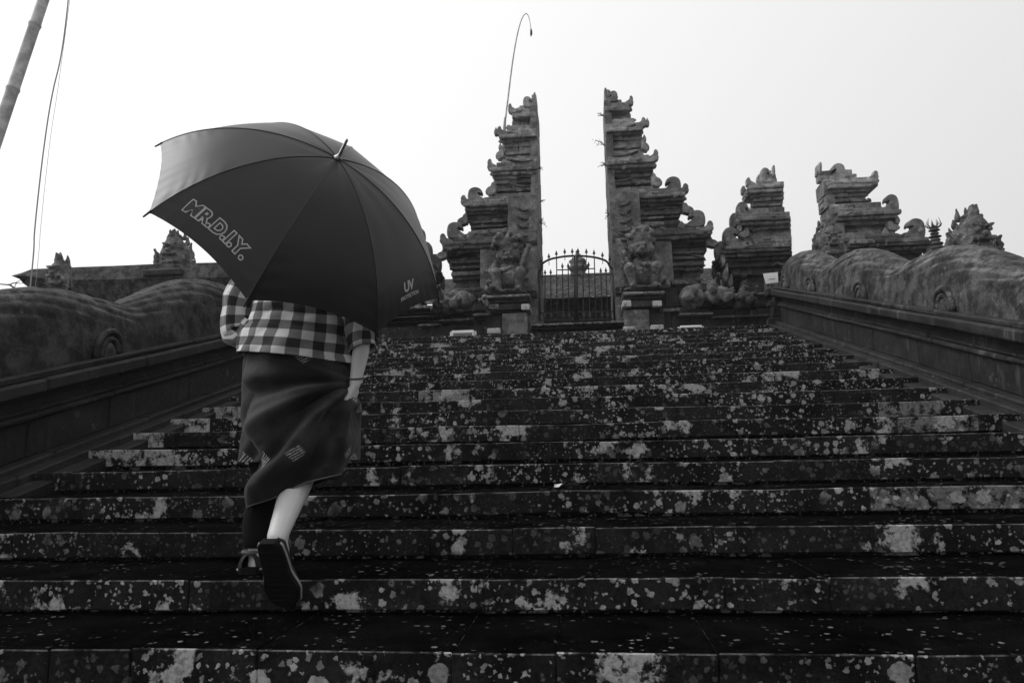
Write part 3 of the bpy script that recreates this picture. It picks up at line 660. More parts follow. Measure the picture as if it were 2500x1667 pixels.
def demon_head(px, pyb, pyt, wpx, Y, label, seed, mirror=False, name='demon_statue', post=True):
    b = at(px, pyb, Y); k = at(px, pyt, Y).z-b.z; w = wpx/F_PX*Y/k/2; P = blob_tool(b, k, mirror); mb = MB(); rs = np.random.RandomState(seed)
    mb.ell(P(0, .1, .36), (w*.74*k, .26*k, .40*k)); mb.ell(P(.02, .0, .5), (w*.5*k, .25*k, .34*k)); mb.cap(P(0, .1, -.1), P(0, .1, .3), w*.66*k, w*.7*k)
    rows = ((.14, .96), (.34, .86), (.52, .72), (.68, .54), (.82, .36))
    for z, ww in rows:                                                           # tiers of flame leaves
        n = int(4+ww*7)
        for i in range(n):
            t = -1+2*i/(n-1); x = t*w*ww*.88; yy = -.10+.28*t*t
            q = P(x, yy, z); tip = P(x*1.10, yy-.03, z+.13+rs.uniform(-.015, .03))
            mb.cap(q, tip, .058*k, .020*k, 8)
    mb.cap(P(0, .02, .86), P(0, .0, 1.0), .07*k, .02*k)
    for s in (-1, 1):
        mb.ell(P(.04+s*.10, -.27, .50), .045*k, 8, 6); mb.cap(P(.04+s*.04, -.28, .56), P(.04+s*.17, -.26, .59), .03*k, .02*k)
        mb.cap(P(.04+s*.13, -.27, .22), P(.04+s*.12, -.31, .33), .022*k, .012*k)
    mb.ell(P(.04, -.28, .42), (.07*k, .06*k, .05*k)); mb.cap(P(-.12, -.25, .35), P(.20, -.25, .35), .045*k, .045*k); mb.cap(P(-.10, -.22, .16), P(.18, -.22, .16), .05*k, .05*k)
    mb.ell(P(.04, -.10, .25), (.2*k, .12*k, .15*k))
    for i in range(4):
        mb.cap(P(w*.86, .02, .02+.10*i), P(w*(1.0-.02*i), .0, .08+.12*i), .06*k, .03*k, 8)
        mb.cap(P(-w*.80, .02, .02+.12*i), P(-w*.94, .0, .10+.14*i), .06*k, .03*k, 8)
    me = remesh(mb, max(.011, k*.014), .012, 16, 0, seed)
    if post:
        root = thing(name, label, 'statue', (b.x, Y, 0), 'carved guardian heads')
        place(me, 'head', M_STAT, root)
        MB().box(b.x-w*k*.8, b.x+w*k*.8, Y-.25, Y+.35, -.1, b.z-.02, .02, .004).build('pillar', M_TOWERD, root)
        MB().box(b.x-w*k*.95, b.x+w*k*.95, Y-.31, Y+.41, b.z-.16, b.z-.05, .02, .004).build('capital', M_TOWERD, root)
    else:
        return tag(place(me, name, M_STAT), label, 'statue')
demon_head(2385, 640, 501, 126, 8.8, 'dark leafy-crowned demon head above the right serpent balustrade', 21)
demon_head(421, 660, 560, 112, 11.2, 'leafy-crowned guardian head above the left balustrade, beside the umbrella', 22)
demon_head(2026, 640, 531, 74, 11.9, 'small rough guardian head against the small split gate, behind the right serpent', 23)
demon_head(140, 712, 617, 56, 9.4, 'small carved finial figure in front of the sloping roof eave', 24)

# ------------------------------------------------------------------ iron gate (two leaves)
GY = 12.55
gate = thing('iron_gate', 'double-leaf arched wrought iron gate with arrow tips between the split gate halves', 'gate', (AXG, GY, ZTOP))
gp = lambda zx, zy: at(1290+zx/6.533, 580+zy/6.533, GY)
def leaf(side):
    L = MB().tube([gp(*p) for p in side['frame']], .019, 8).build('arch_frame', M_IRON, gate, smooth=True)
    for a, b, r in side['posts']: MB().tube([gp(*a), gp(*b)], r, 8).build('post', M_IRON, gate, smooth=True)
    for a, b in side['rails']: MB().tube([gp(*a), gp(*b)], .010, 6).build('rail', M_IRON, gate)
    for x0, y0, x1 in side['bars']:
        bar = MB().tube([gp(x0, y0), gp(x1, 1325)], .0095, 6).build('bar', M_IRON, gate)
        if (x0, y0) in side['tips']:
            p = gp(x0, y0); MB().tube([p-Vector((0, 0, .02)), p+Vector((0, 0, .0)), p+Vector((0, 0, .012)), p+Vector((0, 0, .085))], [.008, .012, .032, .001], 4).build('arrow_tip', M_IRON, bar)
        if (x0, y0) in side['tips']:
            q = gp(x0+(x1-x0)*.87, 1235); MB().ell(q, (.03, .012, .045), 6, 4).build('leaf_boss', grey_boss, bar)
    for x, y in side['arch']:
        p = gp(x, y); MB().tube([p-Vector((0, 0, .13)), p-Vector((0, 0, .0)), p+Vector((0, 0, .012)), p+Vector((0, 0, .09))], [.007, .010, .034, .001], 4).build('arrow_tip', M_IRON, gate)
grey_boss = grey('iron_boss', .05, .5, .4)
leaf(dict(frame=[(178, 555), (196, 515), (208, 480), (214, 440), (222, 420), (260, 388), (320, 356), (390, 334), (450, 322), (540, 306), (630, 297), (728, 292)],
          posts=[((176, 545), (176, 1330), .021), ((735, 285), (748, 1330), .016)],
          rails=[((176, 622), (450, 614)), ((450, 518), (735, 510)), ((176, 1205), (748, 1190)), ((176, 1322), (748, 1312))],
          bars=[(267, 580, 262), (357, 575, 362), (450, 322, 458), (543, 478, 560), (635, 473, 650)], tips=[(267, 580), (357, 575), (543, 478), (635, 473)],
          arch=[(195, 395), (327, 325), (447, 280), (580, 250), (700, 245)]))
leaf(dict(frame=[(768, 292), (860, 294), (950, 302), (1050, 314), (1120, 330), (1180, 348), (1230, 368), (1268, 400), (1284, 432), (1296, 458), (1320, 485), (1342, 502)],
          posts=[((1352, 490), (1378, 1320), .021), ((772, 285), (785, 1330), .016)],
          rails=[((1062, 596), (1345, 586)), ((772, 508), (1052, 494)), ((785, 1190), (1370, 1178)), ((785, 1312), (1376, 1300))],
          bars=[(868, 463, 885), (960, 455, 985), (1050, 314, 1080), (1155, 552, 1180), (1237, 548, 1270)], tips=[(868, 463), (960, 455), (1155, 552), (1237, 548)],
          arch=[(793, 240), (925, 250), (1047, 268), (1182, 305), (1296, 372)]))
for zx0, zx1 in ((104, 176), (1378, 1450)):
    a, b = gp(zx0, 500), gp(zx1, 1330)
    MB().box(a.x, b.x, GY-.03, GY+.10, b.z, a.z, .005).build('jamb', M_IRON, gate)

# pavilion beyond the gate
pv = thing('pavilion', 'low pavilion with rough grey thatch seen through the iron gate', 'building', (0, 19, ZTOP))
PY = 18.0; a = at(1290, 672, PY); b = at(1530, 668, PY); e = at(1400, 724, PY-1.2)
rows_ = 22
for i in range(rows_):
    t0, t1 = i/rows_, (i+1)/rows_; z0 = a.z+(e.z-a.z)*t0; z1 = a.z+(e.z-a.z)*t1; y0 = PY-1.2*t0; y1 = PY-1.2*t1
    mb = MB(); n = 60; x0, x1 = a.x-2.2-t0*.3, b.x+2.2+t0*.3
    for j in range(n):
        xa = x0+(x1-x0)*j/n; xb = x0+(x1-x0)*(j+1.05)/n; d = random.uniform(-.02, .03)
        mb.add([(xa, y0+.05, z0), (xb, y0+.05, z0), (xb, y1-.03+d, z1-.03+d), (xa, y1-.03-d, z1-.03-d), (xb, y1+.05, z1-.04), (xa, y1+.05, z1-.04)], [(0, 3, 2, 1), (3, 5, 4, 2)])
    mb.build('thatch_course', M_TOWER, pv)
MB().box(a.x-1.9, b.x+1.9, PY-.6, PY+2.5, ZTOP-.02, e.z+.1, .02).build('wall', M_TOWERD, pv)
MB().box(a.x-2.4, b.x+2.4, PY-.02, PY+1.2, e.z+.2, a.z-.01, .04).build('ridge', M_TOWER, pv)
fz = at(1412, 672, PY); fk = at(1412, 612, PY).z-fz.z; mb = MB()
for i, (z, r) in enumerate(((0, .30), (.18, .26), (.3, .32), (.42, .24), (.55, .27), (.66, .16), (.8, .10), (.95, .05))): mb.ell((fz.x, fz.y, fz.z+z*fk), (r*fk*1.4, r*fk, .12*fk))
place(remesh(mb, .03, .04, 8, 1, 4), 'ridge_finial', M_STAT, pv)

# roof eave behind the left balustrade
RY = 11.0
pr_ = thing('pavilion', 'pavilion with a low flared stone eave behind the left balustrade', 'building', (at(300, 690, RY+1).x, RY+1, 0))
tl = [(34, 674), (50, 667), (77, 657), (120, 655), (191, 652), (280, 649), (367, 645), (450, 643), (524, 641), (620, 640), (720, 640)]
bl = [(34, 677), (46, 690), (71, 708), (120, 730), (191, 740), (280, 742), (367, 742), (450, 742), (524, 742), (620, 742), (720, 742)]
vs = []
for (x, y), (x2, y2) in zip(tl, bl):
    p = at(x, y, RY); q = at(x2, y2, RY)
    vs += [p, Vector((p.x+.1, RY+1.6, p.z+.05)), Vector((q.x+.1, RY+1.6, q.z)), Vector((q.x, RY+.12, q.z)), Vector(((p.x*.7+q.x*.3), RY-.06, p.z*.62+q.z*.38))]
n = 5; fs = [(i*n+k, i*n+(k+1) % n, (i+1)*n+(k+1) % n, (i+1)*n+k) for i in range(len(tl)-1) for k in range(n)] + [tuple(range(n)), tuple(range(len(vs)-n, len(vs)))]
MB().add(vs, fs).build('eave', M_SERP, pr_, norm=True)
q0, q1 = at(90, 742, RY+.5), at(700, 742, RY+.5)
MB().box(q0.x, q1.x, RY+.4, RY+1.5, -.1, q0.z+.02, .02).build('wall', M_TOWERD, pr_)

# slender pagoda shrine in the mist, right
sp = thing('shrine_spire', 'pale slender shrine spire in the mist left of the demon head', 'shrine', (at(2290, 640, 17).x, 17, 0))
c0 = at(2290, 650, 17); kk = 17/F_PX
for (dy, w, h) in ((0, 92, 16), (16, 78, 14), (30, 60, 12), (42, 44, 12), (54, 34, 10), (64, 24, 8), (72, 30, 5), (80, 20, 7), (88, 26, 5), (96, 12, 9)):
    z = c0.z+dy*kk; mb = MB().ell((c0.x, 17, z), (w*kk/2, w*kk/2, h*kk*.62), 14, 8)
    mb.build('tier', M_TOWER, sp, smooth=True)
mb = MB()
for i in range(9):
    an = i/9*2*PI; mb.tube([(c0.x, 17, c0.z+88*kk), (c0.x+math.cos(an)*.16, 17+math.sin(an)*.16, c0.z+100*kk), (c0.x+math.cos(an)*.12, 17+math.sin(an)*.1, c0.z+(108+i % 3*5)*kk)], [.02, .015, .004], 5)
mb.build('crown_spikes', M_TOWER, sp)
MB().box(c0.x-.3, c0.x+.3, 16.7, 17.3, ZTOP-.02, c0.z-.02, .02).build('pillar', M_TOWERD, sp)

# ------------------------------------------------------------------ white sign and floor lamps
sg = thing('sign', 'small white rectangular notice beside the end of the right serpent', 'sign', at(1880, 690, 11.75))
q = [at(1863, 668, 11.75), at(1899, 664.5, 11.75), at(1900, 689, 11.75), at(1870, 693, 11.75)]
mb = MB().add(q+[p+Vector((0, .012, 0)) for p in q], [(3, 2, 1, 0), (4, 5, 6, 7), (0, 1, 5, 4), (1, 2, 6, 5), (2, 3, 7, 6), (3, 0, 4, 7)]); mb.build('board', M_WHITE, sg, norm=True)
a, b = q[0].lerp(q[3], .62), q[1].lerp(q[2], .62); mb = MB()
for i in range(7):
    p = a.lerp(b, .32+.07*i); mb.tube([p+Vector((-.010, -.004, -.006)), p+Vector((0, -.004, .009)), p+Vector((.010, -.004, -.004))], .0032, 4)
mb.build('lettering', M_INK, sg)
MB().tube([q[3].lerp(q[2], .5)+Vector((0, .03, .08)), Vector((q[3].x+.08, 11.78, ZTOP-.0))], .014, 8).build('stake', M_IRON, sg)
def lamp(x0, x1, yt, yb, Y, label, flip_):
    a = at(x0, yb, Y); b = at(x1, yt, Y); r = thing('floor_lamp_fixture', label, 'lamp', Vector(((a.x+b.x)/2, Y, a.z)), 'white floor lamps on the top step')
    z = ZTOP; h = b.z-z
    mb = MB().box(a.x, b.x, Y, Y+.13, z+.002, b.z, .012); mb.build('housing', M_PLINTH, r)
    MB().box(a.x+.03, b.x-.03, Y-.004, Y+.02, z+h*.38, b.z-h*.28, .003).build('louvre', M_INK, r)
    for x in (a.x-.03, b.x+.01): MB().box(x, x+.02, Y+.03, Y+.09, z+.001, b.z-.015, .004).build('end_bracket', M_PLINTH, r)
lamp(1102, 1157, 805, 816, 11.78, 'white slatted floor lamp on the top step, left of the gate', 0)
lamp(1660, 1714, 793, 802, 11.78, 'white slatted floor lamp on the top step, right of the gate', 1)

# ------------------------------------------------------------------ bamboo, cords, twigs, ferns
def catmull(P, n=8):
    P = [Vector(p) for p in P]; Q = [P[0]*2-P[1]]+P+[P[-1]*2-P[-2]]; out = []
    for i in range(1, len(Q)-2):
        for j in range(n):
            t = j/n; a, b, c, d = Q[i-1:i+3]
            out.append(.5*((2*b)+(c-a)*t+(2*a-5*b+4*c-d)*t*t+(3*b-a-3*c+d)*t**3))
    return out+[P[-1]]
pole = thing('bamboo_pole', 'thick leaning bamboo pole at the top left corner', 'bamboo pole', (0, 0, 0))
b0, b1 = at(106, 0, 5.2), at(-22, 376, 4.95); d = (b0-b1).normalized()
foot = b1-d*(b1.z/d.z); pole.location = foot; L_ = (b1-foot).length
top = b0+d*2.2
seg = []; s = 0; tot = (top-foot).length; node_s = L_+ (at(28, 218, 5.05)-b1).length
nodes = [node_s+i*.62 for i in range(-6, 8)]
pts = []; rad = []
ss = sorted(set([0, tot]+[x+dx for x in nodes for dx in (-.03, -.012, 0, .012, .03) if 0 < x < tot]))
for s in ss:
    pts.append(foot+d*s); dn = min(abs(s-x) for x in nodes); r0 = .058-.0035*s
    rad.append(r0+(.007 if dn < .004 else .0035 if dn < .02 else 0))
MB().tube(pts, rad, 20).build('culm', M_BAMBOO, pole, smooth=True)
cordP = [at(172, -60, 6.6), at(160, 60, 6.6), at(147, 147, 6.6), at(131, 215, 6.6), at(118, 285, 6.6), at(104, 385, 6.6), at(93, 480, 6.6), at(84, 570, 6.6), at(78, 660, 6.6)]
c_ = MB().tube(catmull([at(186, -260, 6.6)]+cordP+[Vector((cordP[-1].x-.05, 6.6, 1.2))]), .0065, 6).build('hanging_cord', M_CORD); tag(c_, 'dark slack cord hanging beside the thick bamboo pole', 'cord')
cordP = [at(178, -60, 6.7), at(168, 20, 6.7), at(151, 147, 6.7), at(138, 240, 6.7), at(124, 330, 6.7), at(110, 450, 6.7), at(99, 560, 6.7), at(91, 655, 6.7)]
c_ = MB().tube(catmull([at(192, -260, 6.7)]+cordP+[Vector((cordP[-1].x-.05, 6.7, 1.2))]), .0024, 5).build('hanging_cord', M_CORD); tag(c_, 'thinner pale thread hanging just right of the dark cord', 'cord')
pj = thing('curved_bamboo', 'thin bamboo with a drooping curled tip above the left split gate half', 'bamboo pole', at(1232, 700, 13.9))
P = [at(*p, 13.9) for p in ((1231, 700), (1232, 330), (1235, 285), (1241, 235), (1247, 185), (1254, 135), (1262, 90), (1270, 58), (1277, 41), (1284, 34), (1290, 40), (1294, 56), (1297, 76))]
pp = catmull(P, 5); MB().tube(pp, [.018*(1-.72*min(1, i/len(pp)*1.1))+.002 for i in range(len(pp))], 7).build('culm', M_BAMBOO, pj, smooth=True)
MB().tube([at(1231, 330, 13.88), at(1232, 314, 13.88), at(1232.5, 300, 13.88), at(1233.5, 288, 13.88)], [.03, .034, .026, .022], 8).build('cloth_wrap', M_CORD, pj)
MB().tube([at(1296, 70, 13.9), at(1297, 76, 13.9), at(1297, 84, 13.9), at(1296, 90, 13.9)], [.008, .022, .024, .006], 7).build('tip_ornament', M_TWIG, pj)
def twig(root, p, d, L, r, depth, mb, rs):
    q = p+d*L; mid = p+d*L*.5+Vector(rs.uniform(-.06, .06, 3))*L; mb.tube([p, mid, q], [r, r*.8, r*.6], 5)
    if depth:
        for i in range(2+(depth > 1)):
            nd = (d+Vector(rs.uniform(-.75, .75, 3))).normalized(); twig(root, mid.lerp(q, rs.uniform(.2, 1)), nd, L*rs.uniform(.45, .75), r*.55, depth-1, mb, rs)
for i, (x0, y0, dx, dz, L, lab) in enumerate(((78, 735, -.85, .55, .42, 'larger bare dead branch poking up at the left edge of the picture'), (120, 722, -.35, .9, .22, 'small bare twig between the left edge branch and the eave'))):
    rs = np.random.RandomState(31+i); mb = MB(); p = at(x0, y0, 8.0)
    twig(None, p, Vector((dx, .1, dz)).normalized(), L, .016 if i == 0 else .008, 3, mb, rs)
    mb.tube([Vector((p.x+.1, p.y, 0)), Vector((p.x+.05, p.y, p.z*.6)), p], [.03, .022, .016 if i == 0 else .008], 6)
    tag(mb.build('dead_shrub', M_TWIG), lab, 'dead shrub')
def fern(px, py, Y, L, n, label, seed, ax=(-1, -.2, .3)):
    rs = np.random.RandomState(seed); mb = MB(); p = at(px, py, Y)
    for i in range(n):
        d = (Vector(ax)+Vector(rs.uniform(-.6, .6, 3))).normalized(); l = L*rs.uniform(.6, 1.1)
        P = [p, p+d*l*.4+Vector((0, 0, .1*l)), p+d*l*.8+Vector((0, 0, .12*l)), p+d*l+Vector((0, 0, rs.uniform(-.3, .2)*l))]
        mb.tube(P, [.006, .005, .004, .002], 4)
        for t in np.linspace(.35, 1, 7):
            c = p+d*l*t+Vector((0, 0, .12*l*math.sin(t*PI))); s = Vector(rs.uniform(-1, 1, 3))*.035*L/.25
            mb.add([c, c+s, c+s*.6+Vector((0, 0, .02))], [(0, 1, 2)])
    tag(mb.build('wall_fern', M_FERN), label, 'plant', 'small plants rooted in the split gate')
fern(1479, 357, 12.85, .24, 3, 'curved fern stalk near the middle of the right half of the gate opening', 1, (-1, -.1, .9))
fern(1482, 405, 12.8, .16, 5, 'low fern tuft below the curved stalk on the right gate half', 2, (-1, -.1, .25))
fern(1476, 285, 12.9, .14, 4, 'highest fern tuft on the right gate half', 3, (-1, 0, .5))
fern(1488, 525, 12.7, .12, 5, 'little tuft low on the right gate half above the iron gate', 4, (-1, -.1, .1))
fern(1316, 545, 12.7, .15, 6, 'lower fern tuft on the left gate half above the iron gate', 5, (1, -.1, .1))
fern(1313, 412, 12.8, .10, 5, 'upper small tuft on the left gate half', 6, (1, -.1, .2))
fern(1316, 495, 12.75, .14, 3, 'wispy middle tuft on the left gate half', 7, (1, -.1, .3))

# ------------------------------------------------------------------ umbrella
AP = Vector((-.8873, 2.5422, 2.1801)); _a, _b = .7723, -.5758
UX = Vector((math.sin(_a)*math.cos(_b), math.sin(_b), math.cos(_a)*math.cos(_b)))
UA = UX.cross(Vector((0, 0, 1))).normalized(); UB = UX.cross(UA)
UR, USAG, UPH = .60, .3199, 5.6831
CR = (UR*UR+USAG*USAG)/(2*USAG); CA = math.asin(UR/CR)
def rib_pt(t, s, off=0.0):
    rr = (CR+off)*math.sin(CA*s); dr = CR-(CR+off)*math.cos(CA*s)
    return AP - UX*dr + (UA*math.cos(t)+UB*math.sin(t))*rr
def panel_pt(k, v, s, off=0.0):
    """v across the panel (0..1), s from crown (0) to rim (1)"""
    smax = 1-.055*4*v*(1-v); t0, t1 = UPH+k*PI/4, UPH+(k+1)*PI/4; ss = s*smax
    flat = rib_pt(t0, ss).lerp(rib_pt(t1, ss), v)
    bow = rib_pt(t0+(t1-t0)*v, ss)
    p = flat.lerp(bow, .22+.1*math.sin(k*2.1))
    e = min(v, 1-v)
    puck = math.exp(-e*10)*math.sin(s*74+k+6*noise.noise(Vector((s*4, k, 0))))*.0020*max(0, s-.42)*2 + math.exp(-(1-s)*10)*math.sin(v*50+k)*.0006 + .0015*noise.noise(Vector((v*3+k, s*5, 1)))
    puck *= min(1, e*14)
    ax = AP-UX*CR; n = (p-ax).normalized()
    return p+n*(puck+off)
um = thing('umbrella', 'large black eight-panel umbrella held over the walking person', 'umbrella', AP-UX*.8)
m = N('umbrella_cloth')
wv = m.noise(900, 2); m.base(m.math('MULTIPLY', m.ramp(m.noise(6, 4), .3, .7, .8, 1.3), .0045))
m.val('Roughness', .40); m.val('Specular IOR Level', .32); m.val('Sheen Weight', .07); m.val('Sheen Roughness', .35)
m.bump(wv, .10, .001)
tr = m.n('ShaderNodeBsdfTranslucent'); tr.inputs[0].default_value = (.22, .22, .22, 1); mx = m.n('ShaderNodeMixShader'); mx.inputs[0].default_value = .035
m.l(m.b.outputs[0], mx.inputs[1]); m.l(tr.outputs[0], mx.inputs[2]); m.l(mx.outputs[0], m.o.inputs[0])
M_CLOTH = m.m; M_BLACK = grey('black_metal', .012, .35, .5); M_SHAFT = grey('steel_shaft', .35, .3, .5, metal=.8); M_PRINT = grey('white_print', .42, .6); M_PRINTD = grey('dark_print', .03, .5)
panels = []
for k in range(8):
    nv, ns = 36, 54; mb = MB()
    for i in range(ns+1):
        for j in range(nv+1): mb.v.append(tuple(panel_pt(k, j/nv, .005+.995*i/ns)))
    mb.f = [(i*(nv+1)+j, (i+1)*(nv+1)+j, (i+1)*(nv+1)+j+1, i*(nv+1)+j+1) for i in range(ns) for j in range(nv)]
    panels.append(mb.build('canopy_panel', M_CLOTH, um, smooth=True))
    t = UPH+k*PI/4
    rib = MB().tube([rib_pt(t, s, -.006) for s in np.linspace(.02, 1.0, 22)], .0022, 6).build('rib', M_BLACK, um, smooth=True)
    p, q = rib_pt(t, .985), rib_pt(t, 1.035); MB().tube([p, q], [.0045, .003], 8).build('tip_cap', M_BLACK, rib)
    MB().tube([rib_pt(t, .5, -.008), AP-UX*.36+(UA*math.cos(t)+UB*math.sin(t))*.012], .002, 5).build('stretcher', M_BLACK, um)
    MB().tube([rib_pt(t, s, .0012) for s in np.linspace(.01, 1.0, 26)], .0011, 4).build('seam', M_CLOTH, um)
MB().tube([AP-UX*.80, AP+UX*.02], .0065, 10).build('shaft', M_SHAFT, um, smooth=True)
MB().tube([AP+UX*z for z in (-.002, .004, .012, .02, .085, .088)], [.016, .017, .010, .0065, .0055, .003], 12).build('ferrule', M_SHAFT, um, smooth=True)
MB().tube([AP-UX*.36, AP-UX*.40], .011, 10).build('runner', M_BLACK, um)
hp = [AP-UX*z for z in (.76, .80, .86, .90)]; side = UA
hook = [AP-UX*(.90+.045*math.sin(a))+side*(.045-.045*math.cos(a)) for a in np.linspace(.2, PI, 9)]
MB().tube(hp+hook, .0125, 10).build('handle', M_BLACK, um, smooth=True)

def text_mesh(body, size, offset, shear=0.0, space=1.0):
    c = bpy.data.curves.new('txt', 'FONT'); c.body = body; c.size = size; c.align_x = 'CENTER'; c.offset = offset; c.shear = shear; c.space_character = space; c.resolution_u = 3
    o = bpy.data.objects.new('txt', c); COL.objects.link(o); dg = bpy.context.evaluated_depsgraph_get(); dg.update()
    me = bpy.data.meshes.new_from_object(o.evaluated_get(dg)); bpy.data.objects.remove(o)
    import bmesh
    b = bmesh.new(); b.from_mesh(me); bmesh.ops.triangulate(b, faces=b.faces)
    bmesh.ops.subdivide_edges(b, edges=[e for e in b.edges if e.calc_length() > size*.25], cuts=2); bmesh.ops.triangulate(b, faces=b.faces)
    b.to_mesh(me); b.free(); return me
def on_panel(me, k, v0, s0, width_m, height_m, off, name, mat, rot=0.0, stretch=1.0):
    """print lies on the cloth, letter tops towards the crown; x runs from rib k to rib k+1"""
    P = panels[k]; o = org(P)
    for vt in me.vertices:
        x, y = vt.co.x*stretch, vt.co.y; x, y = x*math.cos(rot)-y*math.sin(rot), x*math.sin(rot)+y*math.cos(rot)
        s = s0 - y/(CR*CA)
        wdt = 2*CR*math.sin(CA*s)*math.sin(PI/8)
        vt.co = panel_pt(k, v0+x/wdt, s, off)-o
    me.shade_flat(); return link(name, me, mat, P)
on_panel(text_mesh('MR.D.I.Y.', .070, .0060, 0, 1.04), 1, .475, .900, 0, 0, .0016, 'lettering', M_PRINT, 0, .98)
on_panel(text_mesh('MR.D.I.Y.', .070, .0018, 0, 1.04), 1, .475, .900, 0, 0, .0026, 'lettering_fill', M_PRINTD, 0, .98)
on_panel(text_mesh('UV', .056, .0018, .15, .95), 3, .50, .895, 0, 0, .0016, 'lettering', M_PRINT)
on_panel(text_mesh('PROTECTION', .0215, .0006, .1, 1.0), 3, .50, .935, 0, 0, .0016, 'lettering', M_PRINT)

# ------------------------------------------------------------------ person
per = thing('person', 'person climbing the steps in a checked shirt and dark sarong under a black umbrella', 'person', Vector((-1.15, 2.85, ZK(0))))
hipL, hipR = at(655, 935, 2.92), at(752, 940, 2.90)
kneeR, ankR = at(745, 1140, 2.86), at(676, 1312, 2.60)
kneeL, ankL = at(655, 1150, 3.02), at(630, 1348, 2.88)
toeR = at(697, 1480, 2.69); heelR = at(662, 1330, 2.575)
shL, shR = at(612, 668, 3.0), at(830, 690, 2.99)
neck = at(722, 610, 3.06); head = at(724, 545, 3.12)
elL, haL = at(588, 796, 2.98), AP-UX*.80
elR, haR = at(884, 842, 2.92), at(866, 940, 2.86)
B = MB()
pel = (hipL+hipR)/2
B.ell(pel+Vector((0, .02, .03)), (.150, .10, .12)); B.cap(pel, (shL+shR)/2+Vector((0, 0, -.10)), .115, .12, 14); B.ell((shL+shR)/2+Vector((0, 0, -.07)), (.19, .11, .12))
B.cap(shL, shR, .06, .06); B.cap((shL+shR)/2, neck, .06, .055); B.cap(neck, head, .055, .05)
B.ell(head+Vector((0, .01, .05)), (.076, .095, .105)); B.ell(head+Vector((0, .05, -.01)), (.058, .06, .065))
B.ell(head+Vector((0, .115, .03)), (.013, .02, .022), 8, 6)
for s in (-1, 1):
    B.ell(head+Vector((s*.078, .01, .035)), (.012, .022, .032), 8, 6); B.ell(head+Vector((s*.03, .094, .055)), (.014, .01, .008), 8, 6)
B.ell(head+Vector((0, .098, -.012)), (.024, .01, .007), 8, 6)
for a, b, c, h0, h1, h2 in ((hipL, kneeL, ankL, .085, .055, .038), (hipR, kneeR, ankR, .085, .056, .036)):
    B.cap(a, b, h0, h1, 12)
    mid = b.lerp(c, .32)+Vector((0, -.018, 0)); B.cap(b, mid, h1, h1*1.02, 12); B.cap(mid, c, h1*1.0, h2, 12)
hb = heelR+Vector((.012, .035, .02)); B.cap(ankR+Vector((0, .02, 0)), hb, .036, .031); B.cap(hb, toeR+Vector((0, .03, .03)), .031, .022)
ltoe = ankL+Vector((-.03, .17, -.07)); B.cap(ankL, ankL+Vector((0, -.01, -.05)), .036, .034); B.cap(ankL+Vector((0, 0, -.05)), ltoe, .034, .028)
for a, b, c in ((shL, elL, haL), (shR, elR, haR)):
    B.cap(a, b, .045, .034, 12); B.cap(b, b.lerp(c, .3), .034, .034, 12); B.cap(b.lerp(c, .3), c, .034, .022, 12)
def hand(c, fw_, palm, up, grip):
    """c wrist; fw_ along the fingers, palm normal, up = thumb side; grip 0..1"""
    fw_, palm, up = fw_.normalized(), palm.normalized(), up.normalized()
    for i, (l, o) in enumerate(((.078, 1.5), (.086, .5), (.080, -.5), (.064, -1.5))):
        k0 = c+fw_*.085+up*o*.019; B.cap(c+fw_*.02+up*o*.011, k0, .015, .0105, 8)
        p = k0; ang = .35+.5*grip
        for j, f in enumerate((.45, .32, .25)):
            ang_ = ang*(j+1)*.9; d_ = fw_*math.cos(ang_)+palm*math.sin(ang_); q = p+d_*l*f; B.cap(p, q, .0095-.001*j, .0088-.001*j, 8); p = q
    b0_ = c+fw_*.025+up*.026; b1_ = b0_+(fw_*.6+up*.7+palm*.3).normalized()*.038; b2_ = b1_+(fw_*.7+palm*.7-up*.1).normalized()*.032; b3_ = b2_+(fw_*.4+palm*.8-up*.3).normalized()*.026
    B.cap(b0_, b1_, .014, .0115, 8); B.cap(b1_, b2_, .0115, .010, 8); B.cap(b2_, b3_, .010, .0085, 8)
hand(haR, (haR-elR)+Vector((-.03, .0, 0)), Vector((-1, .1, .1)), Vector((.2, 1, 0)), .9)
hand(haL-UX.cross(Vector((0, 1, 0))).normalized()*.0+Vector((-.055, -.01, -.015)), Vector((1, .35, .1)), Vector((0, -1, .2)), UX, 1.0)
M_SKIN = N('skin'); M_SKIN.b.inputs['Base Color'].default_value = (.60, .60, .60, 1); M_SKIN.val('Roughness', .5); M_SKIN.val('Subsurface Weight', .08); M_SKIN.bump(M_SKIN.noise(220, 2), .08, .001)
place(remesh(B, .0065, 0, 1, 3), 'body', M_SKIN.m, per)
hr = MB(); hr.ell(head+Vector((0, -.008, .07)), (.086, .102, .104)); hr.ell(head+Vector((0, -.05, .0)), (.07, .06, .08))
place(remesh(hr, .008, .006, 40, 1, 2), 'hair', grey('black_hair', .015, .6, .4, .4, 120), per)

def loft(rings, n, disp=None, uvw=None):
    """rings: (centre, half width, half depth, slant z per unit cos, yaw)"""
    mb = MB(); uv = []
    acc = 0; prev = None
    for i, (c, a, b, sl_, yw) in enumerate(rings):
        c = Vector(c)
        if prev is not None: acc += (c-prev).length
        prev = c; per_ = 0
        for k in range(n+1):
            th_ = 2*PI*k/n; co, si = math.cos(th_), math.sin(th_)
            p = Vector((a*co*math.cos(yw)-b*si*math.sin(yw), a*co*math.sin(yw)+b*si*math.cos(yw), sl_*co))
            if disp:
                d_ = disp(i/(len(rings)-1), th_, c+p); p += Vector((co, si, 0))*d_
            mb.v.append(tuple(c+p)); uv.append(((th_-1.5*PI)*.185, acc))
    w = n+1
    mb.f = [(i*w+k, i*w+k+1, (i+1)*w+k+1, (i+1)*w+k) for i in range(len(rings)-1) for k in range(n)]
    mb.uv = uv; return mb
